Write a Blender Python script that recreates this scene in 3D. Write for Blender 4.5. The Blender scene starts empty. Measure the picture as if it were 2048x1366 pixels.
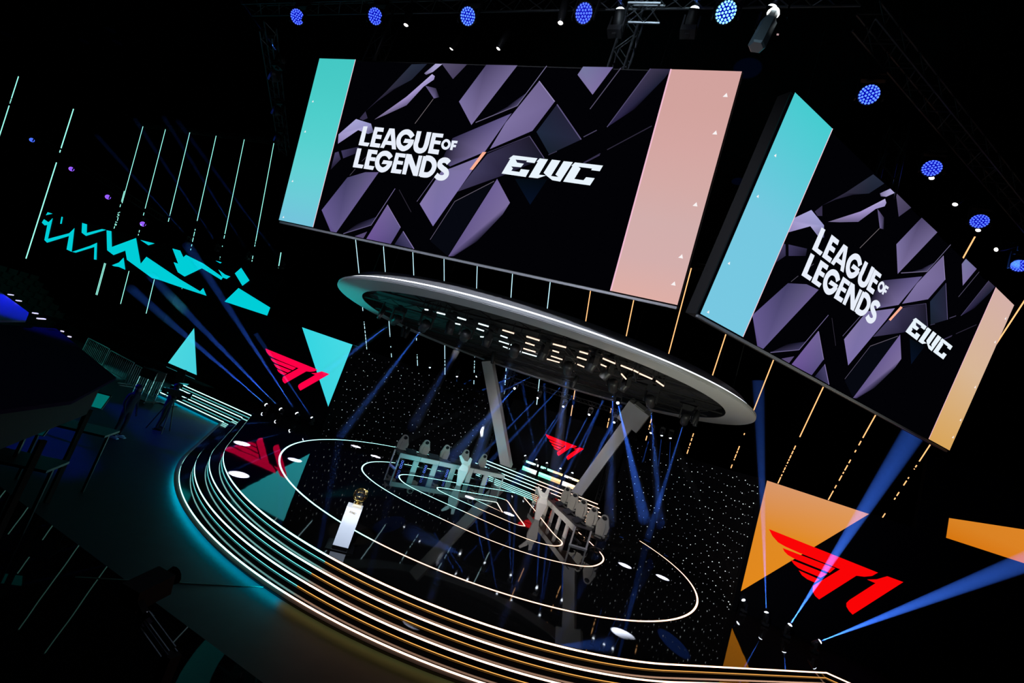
import bpy, bmesh, math, random
from mathutils import Vector, Matrix
from mathutils.geometry import tessellate_polygon

C = bpy.context.scene
COL = C.collection
R = random.Random(7)
PI = math.pi

# ---------------------------------------------------------------- camera, world, exposure
YAW, PITCH, ROLL, FPX = -0.3635, 0.1424, 0.3246, 876.8
CAM = Vector((5.7397, 0.0, 4.2))
_f = Vector((math.sin(YAW)*math.cos(PITCH), math.cos(YAW)*math.cos(PITCH), math.sin(PITCH)))
_r = Vector((math.cos(YAW), -math.sin(YAW), 0))
_u = _r.cross(_f)
_r2 = math.cos(ROLL)*_r + math.sin(ROLL)*_u
_u2 = -math.sin(ROLL)*_r + math.cos(ROLL)*_u
cd = bpy.data.cameras.new('camera')
cam = bpy.data.objects.new('camera', cd)
COL.objects.link(cam)
cam.matrix_world = Matrix(((_r2.x, _u2.x, -_f.x, CAM.x), (_r2.y, _u2.y, -_f.y, CAM.y), (_r2.z, _u2.z, -_f.z, CAM.z), (0, 0, 0, 1)))
cd.sensor_width = 36.0
cd.lens = 36.0*FPX/2048
cd.clip_end = 300
C.camera = cam
W = bpy.data.worlds.new('world')
C.world = W
W.use_nodes = True
W.node_tree.nodes['Background'].inputs[0].default_value = (0.01, 0.02, 0.03, 1)
W.node_tree.nodes['Background'].inputs[1].default_value = 0.03
C.view_settings.view_transform = 'Standard'
C.view_settings.look = 'None'
C.view_settings.exposure = 0.0
C.view_settings.gamma = 1.0
C.cycles.max_bounces = 6
C.cycles.volume_bounces = 0
C.cycles.use_denoising = True
C.cycles.sample_clamp_indirect = 3.0


def lamp(name, kind, loc, energy, color, target=None, size=0.1, spot=40, blend=0.3, parent=None, sy=None):
    l = bpy.data.lights.new(name, kind)
    l.energy = energy
    l.color = color
    if kind == 'SPOT':
        l.spot_size = math.radians(spot)
        l.spot_blend = blend
        l.shadow_soft_size = size
    elif kind == 'AREA':
        l.size = size
        if sy:
            l.shape = 'RECTANGLE'
            l.size_y = sy
    else:
        l.shadow_soft_size = size
    o = bpy.data.objects.new(name, l)
    COL.objects.link(o)
    o.location = loc
    if target is not None:
        o.rotation_euler = (Vector(target) - Vector(loc)).to_track_quat('-Z', 'Y').to_euler()
    if parent:
        o.parent = parent
        o.matrix_parent_inverse = parent.matrix_world.inverted()
    return o


# fill lamps added without fixtures for the ring, pillars and desks, and blue light over the control area
lamp('ring_fill', 'SPOT', (-14.5, 10.5, 0.0), 4200, (0.0, 0.95, 0.9), target=(-8.3, 14.0, 6.5), size=0.2, spot=40, blend=0.8)
lamp('ring_front_fill', 'SPOT', (1.5, -4.0, 9.0), 5200, (0.8, 0.85, 1.0), target=(1.5, 11, 6.8), size=0.2, spot=62, blend=0.6)
lamp('ring_fill', 'SPOT', (1.2, 5.6, -0.4), 450, (0.75, 0.85, 0.95), target=(0.5, 12, 6.6), size=0.2, spot=95, blend=1.0)
lamp('ring_fill', 'SPOT', (10.5, 9.5, 0.0), 1700, (0.95, 0.95, 0.78), target=(6.5, 15, 6.5), size=0.2, spot=80, blend=1.0)
lamp('pillar_fill', 'SPOT', (0.5, 14.0, 6.2), 2000, (1.0, 0.93, 0.88), target=(0, 27, 3.4), size=0.1, spot=50, blend=0.8)
lamp('desk_fill', 'SPOT', (-2.6, 10.2, 0.3), 1500, (0.0, 0.95, 1.0), target=(-3.1, 20.0, 0.25), size=0.1, spot=26, blend=0.9)
lamp('desk_fill', 'SPOT', (4.0, 12.8, 6.2), 1900, (1.0, 0.95, 0.9), target=(-1.5, 21.0, 0.6), size=0.1, spot=40, blend=0.9)
lamp('desk_fill', 'SPOT', (-2.0, 13.5, 6.2), 2200, (1.0, 0.93, 0.82), target=(2.4, 20.0, 0.6), size=0.1, spot=36, blend=0.9)
lamp('blue_wash', 'SPOT', (-20, 4, 7), 8000, (0.01, 0.01, 1.0), target=(-14, 8, 2.2), size=0.3, spot=38)
lamp('blue_wash', 'SPOT', (-4, 9, 8), 700, (0.0, 0.01, 1.0), target=(-8, 6.5, 2.2), size=0.3, spot=70)


# ---------------------------------------------------------------- pixel rays -> points on real planes of the place
def ray(px):
    x = (px[0]-1024)/FPX
    y = -(px[1]-683)/FPX
    return (_r2*x + _u2*y + _f)


def atX(px, X):
    r = ray(px)
    return CAM + r*((X-CAM.x)/r.x)


def atY(px, Y):
    r = ray(px)
    return CAM + r*((Y-CAM.y)/r.y)


def atZ(px, Z):
    r = ray(px)
    return CAM + r*((Z-CAM.z)/r.z)


def zc(ox, oy, s, pts):
    return [(ox+x/s, oy+y/s) for x, y in pts]


# ---------------------------------------------------------------- helpers
def lin(c):
    if isinstance(c, (int, float)):
        c = (c, c, c)
    return tuple((v/255/12.92 if v/255 <= 0.04045 else ((v/255+0.055)/1.055)**2.4) for v in c[:3])


MATS = {}


def mat(name, rgb=(0.02, 0.02, 0.02), rough=0.5, metal=0.0, emit=None, strength=1.0, ior=1.5, bump=None, sample=True, noise=None):
    if name in MATS:
        return MATS[name]
    m = bpy.data.materials.new(name)
    m.use_nodes = True
    nt = m.node_tree
    b = nt.nodes['Principled BSDF']
    b.inputs['Base Color'].default_value = (*rgb, 1)
    b.inputs['Roughness'].default_value = rough
    b.inputs['Metallic'].default_value = metal
    b.inputs['IOR'].default_value = ior
    if emit:
        b.inputs['Emission Color'].default_value = (*emit, 1)
        b.inputs['Emission Strength'].default_value = strength
        if not sample:
            m.cycles.emission_sampling = 'NONE'
    if noise:
        sc, amt = noise
        tc = nt.nodes.new('ShaderNodeTexCoord')
        n = nt.nodes.new('ShaderNodeTexNoise')
        n.inputs['Scale'].default_value = sc
        cr = nt.nodes.new('ShaderNodeValToRGB')
        cr.color_ramp.elements[0].color = (*[c*(1-amt) for c in rgb], 1)
        cr.color_ramp.elements[1].color = (*[min(1, c*(1+amt)) for c in rgb], 1)
        nt.links.new(tc.outputs['Object'], n.inputs['Vector'])
        nt.links.new(n.outputs['Fac'], cr.inputs['Fac'])
        nt.links.new(cr.outputs['Color'], b.inputs['Base Color'])
    if bump:
        sc, st = bump
        tc = nt.nodes.new('ShaderNodeTexCoord')
        n = nt.nodes.new('ShaderNodeTexNoise')
        n.inputs['Scale'].default_value = sc
        n.inputs['Detail'].default_value = 1
        bp = nt.nodes.new('ShaderNodeBump')
        bp.inputs['Strength'].default_value = st
        bp.inputs['Distance'].default_value = 0.02
        nt.links.new(tc.outputs['Object'], n.inputs['Vector'])
        nt.links.new(n.outputs['Fac'], bp.inputs['Height'])
        nt.links.new(bp.outputs['Normal'], b.inputs['Normal'])
    MATS[name] = m
    return m


def mat_attr(name, strength=1.0, sample=True):
    """a lit LED surface: gives off the colour stored in its mesh, as an LED wall gives off its picture"""
    if name in MATS:
        return MATS[name]
    m = bpy.data.materials.new(name)
    m.use_nodes = True
    nt = m.node_tree
    nt.nodes.clear()
    o = nt.nodes.new('ShaderNodeOutputMaterial')
    e = nt.nodes.new('ShaderNodeEmission')
    a = nt.nodes.new('ShaderNodeVertexColor')
    a.layer_name = 'Col'
    e.inputs['Strength'].default_value = strength
    nt.links.new(a.outputs['Color'], e.inputs['Color'])
    nt.links.new(e.outputs['Emission'], o.inputs['Surface'])
    if not sample:
        m.cycles.emission_sampling = 'NONE'
    MATS[name] = m
    return m


def haze_mat():
    m = bpy.data.materials.new('haze')
    m.use_nodes = True
    nt = m.node_tree
    nt.nodes.clear()
    o = nt.nodes.new('ShaderNodeOutputMaterial')
    s = nt.nodes.new('ShaderNodeVolumeScatter')
    s.inputs['Color'].default_value = (0.9, 0.93, 1, 1)
    s.inputs['Density'].default_value = 0.04
    s.inputs['Anisotropy'].default_value = 0.1
    nt.links.new(s.outputs[0], o.inputs['Volume'])
    return m


class MB:
    """collects geometry (and optional colours) and links it as one mesh object"""
    def __init__(s):
        s.v, s.f, s.c, s.col = [], [], [], (1, 1, 1)

    def add(s, vs, fs, cols=None):
        n = len(s.v)
        s.v += [tuple(v) for v in vs]
        s.c += list(cols) if cols else [s.col]*len(vs)
        s.f += [tuple(i+n for i in f) for f in fs]

    def box(s, c, d, rot=None, col=None):
        if col:
            s.col = col
        x, y, z = d[0]/2, d[1]/2, d[2]/2
        vs = [Vector((sx*x, sy*y, sz*z)) for sz in (-1, 1) for sy in (-1, 1) for sx in (-1, 1)]
        if rot is not None:
            vs = [rot @ v for v in vs]
        s.add([v+Vector(c) for v in vs], [(0, 2, 3, 1), (4, 5, 7, 6), (0, 1, 5, 4), (2, 6, 7, 3), (0, 4, 6, 2), (1, 3, 7, 5)])

    def bar(s, a, b, w, h=None, col=None, up=(0, 0, 1)):
        a, b = Vector(a), Vector(b)
        d = b-a
        L = d.length
        if L < 1e-6:
            return
        d.normalize()
        u = Vector(up)
        if abs(d.dot(u)) > 0.98:
            u = Vector((0, 1, 0))
        x = d.cross(u).normalized()
        z = x.cross(d).normalized()
        rot = Matrix((x, d, z)).transposed()
        s.box((a+b)/2, (w, L, h or w), rot, col)

    def tube(s, pts, r, n=8, closed=False, col=None, cols=None, cap=True):
        if col:
            s.col = col
        pts = [Vector(p) for p in pts]
        rs = r if isinstance(r, (list, tuple)) else [r]*len(pts)
        N = len(pts)
        base = len(s.v)
        prev = None
        for i, p in enumerate(pts):
            a = pts[(i-1) % N] if (closed or i > 0) else p
            b = pts[(i+1) % N] if (closed or i < N-1) else p
            t = (b-a).normalized()
            u = Vector((0, 0, 1)) if abs(t.z) < 0.95 else Vector((0, 1, 0))
            x = t.cross(u).normalized()
            if prev is not None and x.dot(prev) < 0:
                x = -x
            prev = x
            y = t.cross(x)
            for k in range(n):
                an = 2*PI*k/n
                s.v.append(tuple(p+(x*math.cos(an)+y*math.sin(an))*rs[i]))
                s.c.append(cols[i] if cols else s.col)
        for i in range(N if closed else N-1):
            for k in range(n):
                a = base+i*n+k
                b = base+i*n+(k+1) % n
                c = base+((i+1) % N)*n+(k+1) % n
                d = base+((i+1) % N)*n+k
                s.f.append((a, b, c, d))
        if not closed and cap:
            s.f.append(tuple(base+k for k in range(n)))
            s.f.append(tuple(base+(N-1)*n+k for k in reversed(range(n))))

    def lathe(s, c, prof, n=24, axis='z', col=None):
        if col:
            s.col = col
        base = len(s.v)
        for r, z in prof:
            for k in range(n):
                a = 2*PI*k/n
                s.v.append((c[0]+r*math.cos(a), c[1]+r*math.sin(a), c[2]+z))
                s.c.append(s.col)
        for i in range(len(prof)-1):
            for k in range(n):
                s.f.append((base+i*n+k, base+i*n+(k+1) % n, base+(i+1)*n+(k+1) % n, base+(i+1)*n+k))

    def ball(s, c, r, n=8, m=6, sc=(1, 1, 1), col=None):
        if col:
            s.col = col
        base = len(s.v)
        for i in range(m+1):
            t = PI*i/m
            for k in range(n):
                a = 2*PI*k/n
                s.v.append((c[0]+r*sc[0]*math.sin(t)*math.cos(a), c[1]+r*sc[1]*math.sin(t)*math.sin(a), c[2]+r*sc[2]*math.cos(t)))
                s.c.append(s.col)
        for i in range(m):
            for k in range(n):
                s.f.append((base+i*n+k, base+(i+1)*n+k, base+(i+1)*n+(k+1) % n, base+i*n+(k+1) % n))

    def prism(s, poly, z0, z1, M=None, col=None):
        """polygon in XY extruded z0..z1, then transformed by M"""
        if col:
            s.col = col
        n = len(poly)
        vs = [Vector((x, y, z0)) for x, y in poly]+[Vector((x, y, z1)) for x, y in poly]
        if M is not None:
            vs = [M @ v for v in vs]
        tr = tessellate_polygon([[Vector((x, y, 0)) for x, y in poly]])
        fs = [tuple(t) for t in tr]+[tuple(i+n for i in reversed(t)) for t in tr]
        fs += [(i, (i+1) % n, (i+1) % n+n, i+n) for i in range(n)]
        s.add(vs, fs)

    def build(s, name, m, parent=None, smooth=False, attr=False):
        me = bpy.data.meshes.new(name)
        me.from_pydata(s.v, [], s.f)
        if attr:
            ca = me.color_attributes.new('Col', 'FLOAT_COLOR', 'POINT')
            for i, c in enumerate(s.c):
                ca.data[i].color = (*c, 1)
        me.materials.append(m)
        bm = bmesh.new()
        bm.from_mesh(me)
        bmesh.ops.recalc_face_normals(bm, faces=bm.faces)
        bm.to_mesh(me)
        bm.free()
        if smooth:
            for p in me.polygons:
                p.use_smooth = True
        o = bpy.data.objects.new(name, me)
        COL.objects.link(o)
        if parent:
            o.parent = parent
        return o


def tag(o, label=None, cat=None, group=None, kind=None):
    if label:
        o['label'] = label
    if cat:
        o['category'] = cat
    if group:
        o['group'] = group
    if kind:
        o['kind'] = kind
    return o


def thing(name, label, cat, loc=(0, 0, 0), rz=0.0, group=None, kind=None):
    o = bpy.data.objects.new(name, None)
    o.empty_display_size = 0.1
    COL.objects.link(o)
    o.location = loc
    o.rotation_euler = (0, 0, rz)
    return tag(o, label, cat, group, kind)


def copy_tree(o, parent=None):
    c = o.copy()
    COL.objects.link(c)
    if parent:
        c.parent = parent
    for ch in [x for x in o.children]:
        copy_tree(ch, c)
    return c


def struct(o):
    o['kind'] = 'structure'
    return o


# ---------------------------------------------------------------- materials
TEAL = lin((190, 255, 245))
BLACK = mat('black_matt', (0.006, 0.006, 0.007), 0.85)
DARK = mat('black_metal', (0.02, 0.021, 0.023), 0.45, 0.2)
DGLOSS = mat('black_gloss', (0.012, 0.012, 0.014), 0.12)
WHITE = mat('white_paint', (0.62, 0.62, 0.62), 0.4)
WPANEL = mat('white_panel', (0.55, 0.55, 0.55), 0.35)
GREY = mat('grey_paint', (0.25, 0.26, 0.28), 0.4)
GOLD = mat('gold', (0.85, 0.6, 0.2), 0.2, 1.0)
CHROME = mat('chrome', (0.7, 0.72, 0.75), 0.15, 1.0)
DECK = mat('stage_gloss', (0.009, 0.009, 0.01), 0.03, ior=1.65, bump=(1.3, 0.05))
STEP = mat('step_gloss', (0.006, 0.006, 0.007), 0.06, ior=1.3, bump=(1.3, 0.04))
CARPET = mat('hall_floor', (0.014, 0.024, 0.03), 0.6, ior=1.3, noise=(3, 0.25))
FLOOR2 = mat('dark_gloss_floor', (0.004, 0.004, 0.005), 0.02, ior=1.25, bump=(0.7, 0.08))
LED = mat_attr('led_picture', 1.0)
LEDBG = mat('led_off', (0.003, 0.003, 0.004), 0.6, ior=1.12)
LINE = mat_attr('led_line', 1.8)
LINE2 = mat_attr('led_line_steps', 2.3)
TUBE = mat_attr('led_tube', 1.35, sample=False)
STAR = mat('star_led', (0, 0, 0), 1, emit=(0.9, 1.0, 1.0), strength=1.3, sample=False)
LENS = mat('lamp_lens', (0.1, 0.1, 0.1), 0.2, emit=(0.8, 0.88, 1.0), strength=6, sample=False)
LENSW = mat('spot_lens', (0.1, 0.1, 0.1), 0.2, emit=(1.0, 0.95, 0.9), strength=5, sample=False)
HAZE = haze_mat()
WALLM = mat('black_drape', (0.0012, 0.0013, 0.0015), 1.0, ior=1.1)

TL = (0.66, 1.6, 1.52)
OR = (1.75, 1.0, 0.66)


def side_col(x, soft=0.02):
    t = min(1, max(0, (x+soft)/(2*soft)))
    return tuple(a*(1-t)+b*t for a, b in zip(TL, OR))


# ---------------------------------------------------------------- the hall
m = MB(); m.box((-10, 30, -0.78), (160, 48, 0.2)); struct(m.build('floor', CARPET))
m = MB(); m.box((-10, -10, -0.78), (160, 32, 0.2)); struct(m.build('floor_2', FLOOR2))
m = MB(); m.box((0, 36, 10), (160, 0.4, 22)); struct(m.build('wall_back', WALLM))
m = MB(); m.box((-79, 10, 10), (0.4, 80, 22)); struct(m.build('wall_left', WALLM))
m = MB(); m.box((60, 10, 10), (0.4, 80, 22)); struct(m.build('wall_right', WALLM))
m = MB(); m.box((-10, 10, 21.2), (160, 80, 0.4)); struct(m.build('ceiling', WALLM))

# ---------------------------------------------------------------- stage platform with lit steps
CY = 18.74


def outline(off):
    """front outline of the stage deck, moved outward by off"""
    pts = []
    r = 10.1+off
    e = 16.35-off
    k = 0.4142*off
    pts.append((-34.0, 18.4-off*0.1))
    pts.append((-17.2, 18.4-off*0.1))
    pts.append((-17.2, e))
    pts.append((-11.75-k, e))
    n = 64
    for i in range(n+1):
        a = math.radians(-135+90*i/n)
        pts.append((r*math.cos(a), CY+r*math.sin(a)))
    pts.append((11.75+k, e))
    pts.append((24.0, e))
    return pts


def densify(pts, dmax=0.4, cut=0.0):
    out = []
    for a, b in zip(pts, pts[1:]):
        L = math.dist(a, b)
        n = max(1, int(L/dmax))
        for i in range(n):
            t = i/n
            out.append((a[0]+(b[0]-a[0])*t, a[1]+(b[1]-a[1])*t))
    out.append(pts[-1])
    # exact colour change at x = 0
    res = []
    for a, b in zip(out, out[1:]):
        res.append(a)
        if a[0] < 0 < b[0]:
            t = -a[0]/(b[0]-a[0])
            y = a[1]+(b[1]-a[1])*t
            res += [(-0.011, y), (0.011, y)]
    res.append(out[-1])
    return res


stage = thing('stage_platform', 'wide glossy black round-fronted stage with four lit steps', 'stage', (0, 19, -0.68), kind='structure')
stage['kind'] = 'structure'
SH, SD = 0.17, 0.31
for i in range(4):
    z = -i*SH
    o = outline(i*SD)
    poly = o+[(24.0, 35.0), (-34.0, 35.0)] if i == 0 else o+[(p[0], p[1]) for p in reversed(outline((i-1)*SD-0.25))]
    m = MB()
    lo = z-SH if i < 3 else -0.68
    m.prism([(x, y-19) for x, y in poly], lo+0.68, z+0.68)
    st = m.build('stage_deck' if i == 0 else 'step', DECK if i == 0 else STEP, stage)
    # light strip set just under the nosing, on the riser
    s = MB()
    d = densify(outline(i*SD+0.004))
    for a, b in zip(d, d[1:]):
        if a[0] < -17.18:
            continue
        zt, zb = z-0.010+0.68, z-0.044+0.68
        s.add([(a[0], a[1]-19, zb), (b[0], b[1]-19, zb), (b[0], b[1]-19, zt), (a[0], a[1]-19, zt)], [(0, 1, 2, 3)],
              [side_col(a[0]), side_col(b[0]), side_col(b[0]), side_col(a[0])])
    s.build('light_strip', LINE2, st, attr=True)
    if i < 3:   # glowing line for the strip's reflection, drawn where the riser meets the tread below
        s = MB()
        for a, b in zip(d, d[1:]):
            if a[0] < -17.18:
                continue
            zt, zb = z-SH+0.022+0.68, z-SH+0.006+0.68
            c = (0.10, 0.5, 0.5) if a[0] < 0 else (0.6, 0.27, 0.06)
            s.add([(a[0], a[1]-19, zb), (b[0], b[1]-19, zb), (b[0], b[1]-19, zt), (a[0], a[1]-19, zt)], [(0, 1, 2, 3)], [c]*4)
        s.build('foot_reflection', mat_attr('reflection_line', 1.9), st, attr=True)
# added teal/orange emitter and its cover, for the floor glow before the last step
s = MB(); m = MB()
d = densify(outline(3*SD))
d2 = densify(outline(3*SD+0.12))
for a, b, a2, b2 in zip(d, d[1:], d2, d2[1:]):
    mix = lambda p_, q_: (p_[0]*0.25+q_[0]*0.75, p_[1]*0.25+q_[1]*0.75)
    a3, b3 = mix(a, a2), mix(b, b2)
    if a[0] < -17.0:
        continue
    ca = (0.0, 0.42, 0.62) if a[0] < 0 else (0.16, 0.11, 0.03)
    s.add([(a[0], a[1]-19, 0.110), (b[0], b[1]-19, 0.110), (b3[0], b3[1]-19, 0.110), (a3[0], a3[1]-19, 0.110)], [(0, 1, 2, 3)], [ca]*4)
    m.add([(a[0], a[1]-19, 0.114), (b[0], b[1]-19, 0.114), (b2[0], b2[1]-19, 0.114), (a2[0], a2[1]-19, 0.114), (a[0], a[1]-19, 0.124), (b[0], b[1]-19, 0.124), (b2[0], b2[1]-19, 0.124), (a2[0], a2[1]-19, 0.124)],
          [(0, 1, 2, 3), (4, 5, 6, 7), (2, 3, 7, 6), (0, 1, 5, 4)])
s.build('glow_emitter', mat_attr('glow_emitter_line', 24.0), st, attr=True)
m.build('glow_cover', BLACK, st)


# ---- light lines let into the deck
def flat_line(pts, w, name, parent, z=0.003, mt=LINE, closed=False):
    s = MB()
    P = [Vector((p[0], p[1])) for p in pts]
    n = len(P)
    L = []
    for i in range(n):
        a = P[(i-1) % n] if (closed or i) else P[i]
        b = P[(i+1) % n] if (closed or i < n-1) else P[i]
        t = (b-a).normalized()
        nn = Vector((-t.y, t.x))*w/2
        L.append((P[i]+nn, P[i]-nn))
    rng = range(n if closed else n-1)
    for i in rng:
        a, b = L[i], L[(i+1) % n]
        s.add([(a[0].x, a[0].y-19, z+0.68), (b[0].x, b[0].y-19, z+0.68), (b[1].x, b[1].y-19, z+0.68), (a[1].x, a[1].y-19, z+0.68)], [(0, 1, 2, 3)],
              [side_col(P[i].x), side_col(P[(i+1) % n].x), side_col(P[(i+1) % n].x), side_col(P[i].x)])
    return s.build(name, mt, parent, attr=True)


def smooth_line(ctrl, n=10):
    """Catmull-Rom through the control points"""
    out = []
    c = [Vector(p) for p in ctrl]
    for i in range(len(c)-1):
        p0 = c[max(0, i-1)]; p1 = c[i]; p2 = c[i+1]; p3 = c[min(len(c)-1, i+2)]
        for k in range(n):
            t = k/n
            out.append(tuple(0.5*((2*p1)+(-p0+p2)*t+(2*p0-5*p1+4*p2-p3)*t*t+(-p0+3*p1-3*p2+p3)*t*t*t)))
    out.append(tuple(c[-1]))
    return out


def arc(r, a0, a1, n=80, cy=CY):
    return [(r*math.cos(math.radians(a0+(a1-a0)*i/n)), cy+r*math.sin(math.radians(a0+(a1-a0)*i/n))) for i in range(n+1)]


flat_line(densify(arc(8.45, -222, 42, 120), 9), 0.058, 'floor_light', stage)
R2 = [(-2.3, 23.1), (-3.3, 21.95), (-4.2, 20.7), (-4.95, 19.4), (-5.32, 18.2), (-5.22, 16.9), (-4.5, 15.6), (-3.27, 14.75), (-1.7, 14.3), (0, 14.2), (1.7, 14.3), (3.3, 14.85), (4.5, 15.85), (5.0, 16.9), (5.05, 18.3), (4.35, 19.7), (3.6, 20.8), (2.3, 23.1)]
R3 = [(-0.3, 23.5), (-0.85, 22.8), (-1.5, 21.6), (-2.75, 19.5), (-3.6, 18.1), (-3.74, 17.4), (-3.5, 16.85), (-2.9, 16.35), (-1.9, 16.15), (0, 16.12), (1.9, 16.15), (2.9, 16.4), (3.45, 17.0), (3.5, 17.8), (2.9, 18.7), (1.4, 21.4), (0.3, 23.3)]
R4 = [(0.0, 20.95), (-0.3, 20.8), (-0.75, 20.25), (-1.45, 19.15), (-2.1, 18.1), (-2.1, 17.75), (-1.8, 17.5), (-1.0, 17.42), (0, 17.4), (1.0, 17.45), (1.65, 17.5), (1.9, 17.75), (1.85, 18.0), (1.0, 19.4), (0.2, 20.8), (0.0, 20.95)]
for L in (R2, R3, R4):
    flat_line(densify(smooth_line(L), 9), 0.05, 'floor_light', stage)
flat_line(densify([(0, 19.75), (-0.74, 18.6), (0.74, 18.45), (0, 19.75)], 9), 0.05, 'floor_light', stage)

# ---- back steps between the pillars
bst = thing('back_steps', 'low lit steps rising to the back of the stage', 'steps', (0, 26, 0))
for i in range(4):
    y = 0.0+i*0.3
    hw = 4.15-i*0.16
    h0, h1 = i*0.15, (i+1)*0.15
    m = MB(); m.prism([(-hw, y), (hw, y), (hw+0.1, y+0.3 if i < 3 else 5.2), (-hw-0.1, y+0.3 if i < 3 else 5.2)], 0.002, h1)
    st = m.build('step', STEP, bst)
    s = MB()
    for a, b in ((-hw, -0.01), (0.01, hw)):
        c = side_col(a if a < 0 else b)
        s.add([(a, y-0.004, h1-0.045), (b, y-0.004, h1-0.045), (b, y-0.004, h1-0.01), (a, y-0.004, h1-0.01)], [(0, 1, 2, 3)], [c]*4)
    s.build('light_strip', LINE2, st, attr=True)

# ---------------------------------------------------------------- LED picture helpers


class Pic:
    """coloured polygons laid on a flat LED face, each later one a hair in front"""
    def __init__(s, to_local, lift=(0, -1, 0)):
        s.mb = MB()
        s.to = to_local
        s.n = 0
        s.step = 0.0012

    def poly(s, pts, col, cols=None):
        s.n += 1
        P = [s.to(p) for p in pts]
        P = [(q[0], -s.n*s.step, q[1]) for q in P]
        tr = tessellate_polygon([[Vector((q[0], q[2], 0)) for q in P]])
        cc = [lin(c) for c in cols] if cols else [lin(col)]*len(P)
        s.mb.add(P, [tuple(t) for t in tr], cc)

    def line(s, a, b, w, col):
        A, B = Vector(s.to(a)), Vector(s.to(b))
        d = (B-A)
        if d.length == 0:
            return
        nn = Vector((-d.y, d.x)).normalized()*w/2
        s.n += 1
        y = -s.n*s.step
        P = [A+nn, B+nn, B-nn, A-nn]
        s.mb.add([(q.x, y, q.y) for q in P], [(0, 1, 2, 3)], [lin(col)]*4)

    def stroke(s, pts, w, col, closed=False):
        P = [Vector(s.to(p)) for p in pts]
        if closed:
            P = P+[P[0]]
        # smooth
        c = P
        out = []
        for i in range(len(c)-1):
            if closed:
                p0 = c[i-1] if i else c[-2]
                p3 = c[i+2] if i+2 < len(c) else c[1]
            else:
                p0 = c[max(0, i-1)]; p3 = c[min(len(c)-1, i+2)]
            p1, p2 = c[i], c[i+1]
            for k in range(6):
                t = k/6
                out.append(0.5*((2*p1)+(-p0+p2)*t+(2*p0-5*p1+4*p2-p3)*t*t+(-p0+3*p1-3*p2+p3)*t*t*t))
        out.append(c[-1])
        s.n += 1
        y = -s.n*s.step
        L = []
        for i, q in enumerate(out):
            a = out[i-1] if i else (out[-2] if closed else q)
            b = out[i+1] if i < len(out)-1 else (out[1] if closed else q)
            t = (b-a).normalized()
            nn = Vector((-t.y, t.x))*w/2
            L.append((q+nn, q-nn))
        for a, b in zip(L, L[1:]):
            s.mb.add([(a[0].x, y, a[0].y), (b[0].x, y, b[0].y), (b[1].x, y, b[1].y), (a[1].x, y, a[1].y)], [(0, 1, 2, 3)], [lin(col)]*4)


# big screens: local frame x right, z up along the face, -y towards the audience, origin bottom centre
TILT = 0.1788
HW, HH = 5.46, 4.664
S1 = (Vector((0, 8.801, 7.124)), 0.0)
S2 = (Vector((9.7415, 12.8398, 7.124)), 0.7795)


def face_basis(yaw, tilt=TILT):
    d = Vector((math.cos(yaw), math.sin(yaw), 0))
    n = Vector((math.sin(yaw), -math.cos(yaw), 0))
    up = Vector((0, 0, 1))*math.cos(tilt)+n*math.sin(tilt)
    nn = d.cross(up)  # points away
    return d, up, nn


def px_to_face(org, yaw, tilt=TILT):
    d, up, nn = face_basis(yaw, tilt)
    nrm = d.cross(up)

    def f(px):
        r = ray(px)
        t = (org-CAM).dot(nrm)/r.dot(nrm)
        q = CAM+r*t-org
        return (q.dot(d), q.dot(up))
    return f


P1 = px_to_face(S1[0], 0.0)
Z5 = 5.8514


def Q(ox, oy, pts, s=Z5):
    return [P1(q) for q in zc(ox, oy, s, pts)]


ident = lambda p: p


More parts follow.
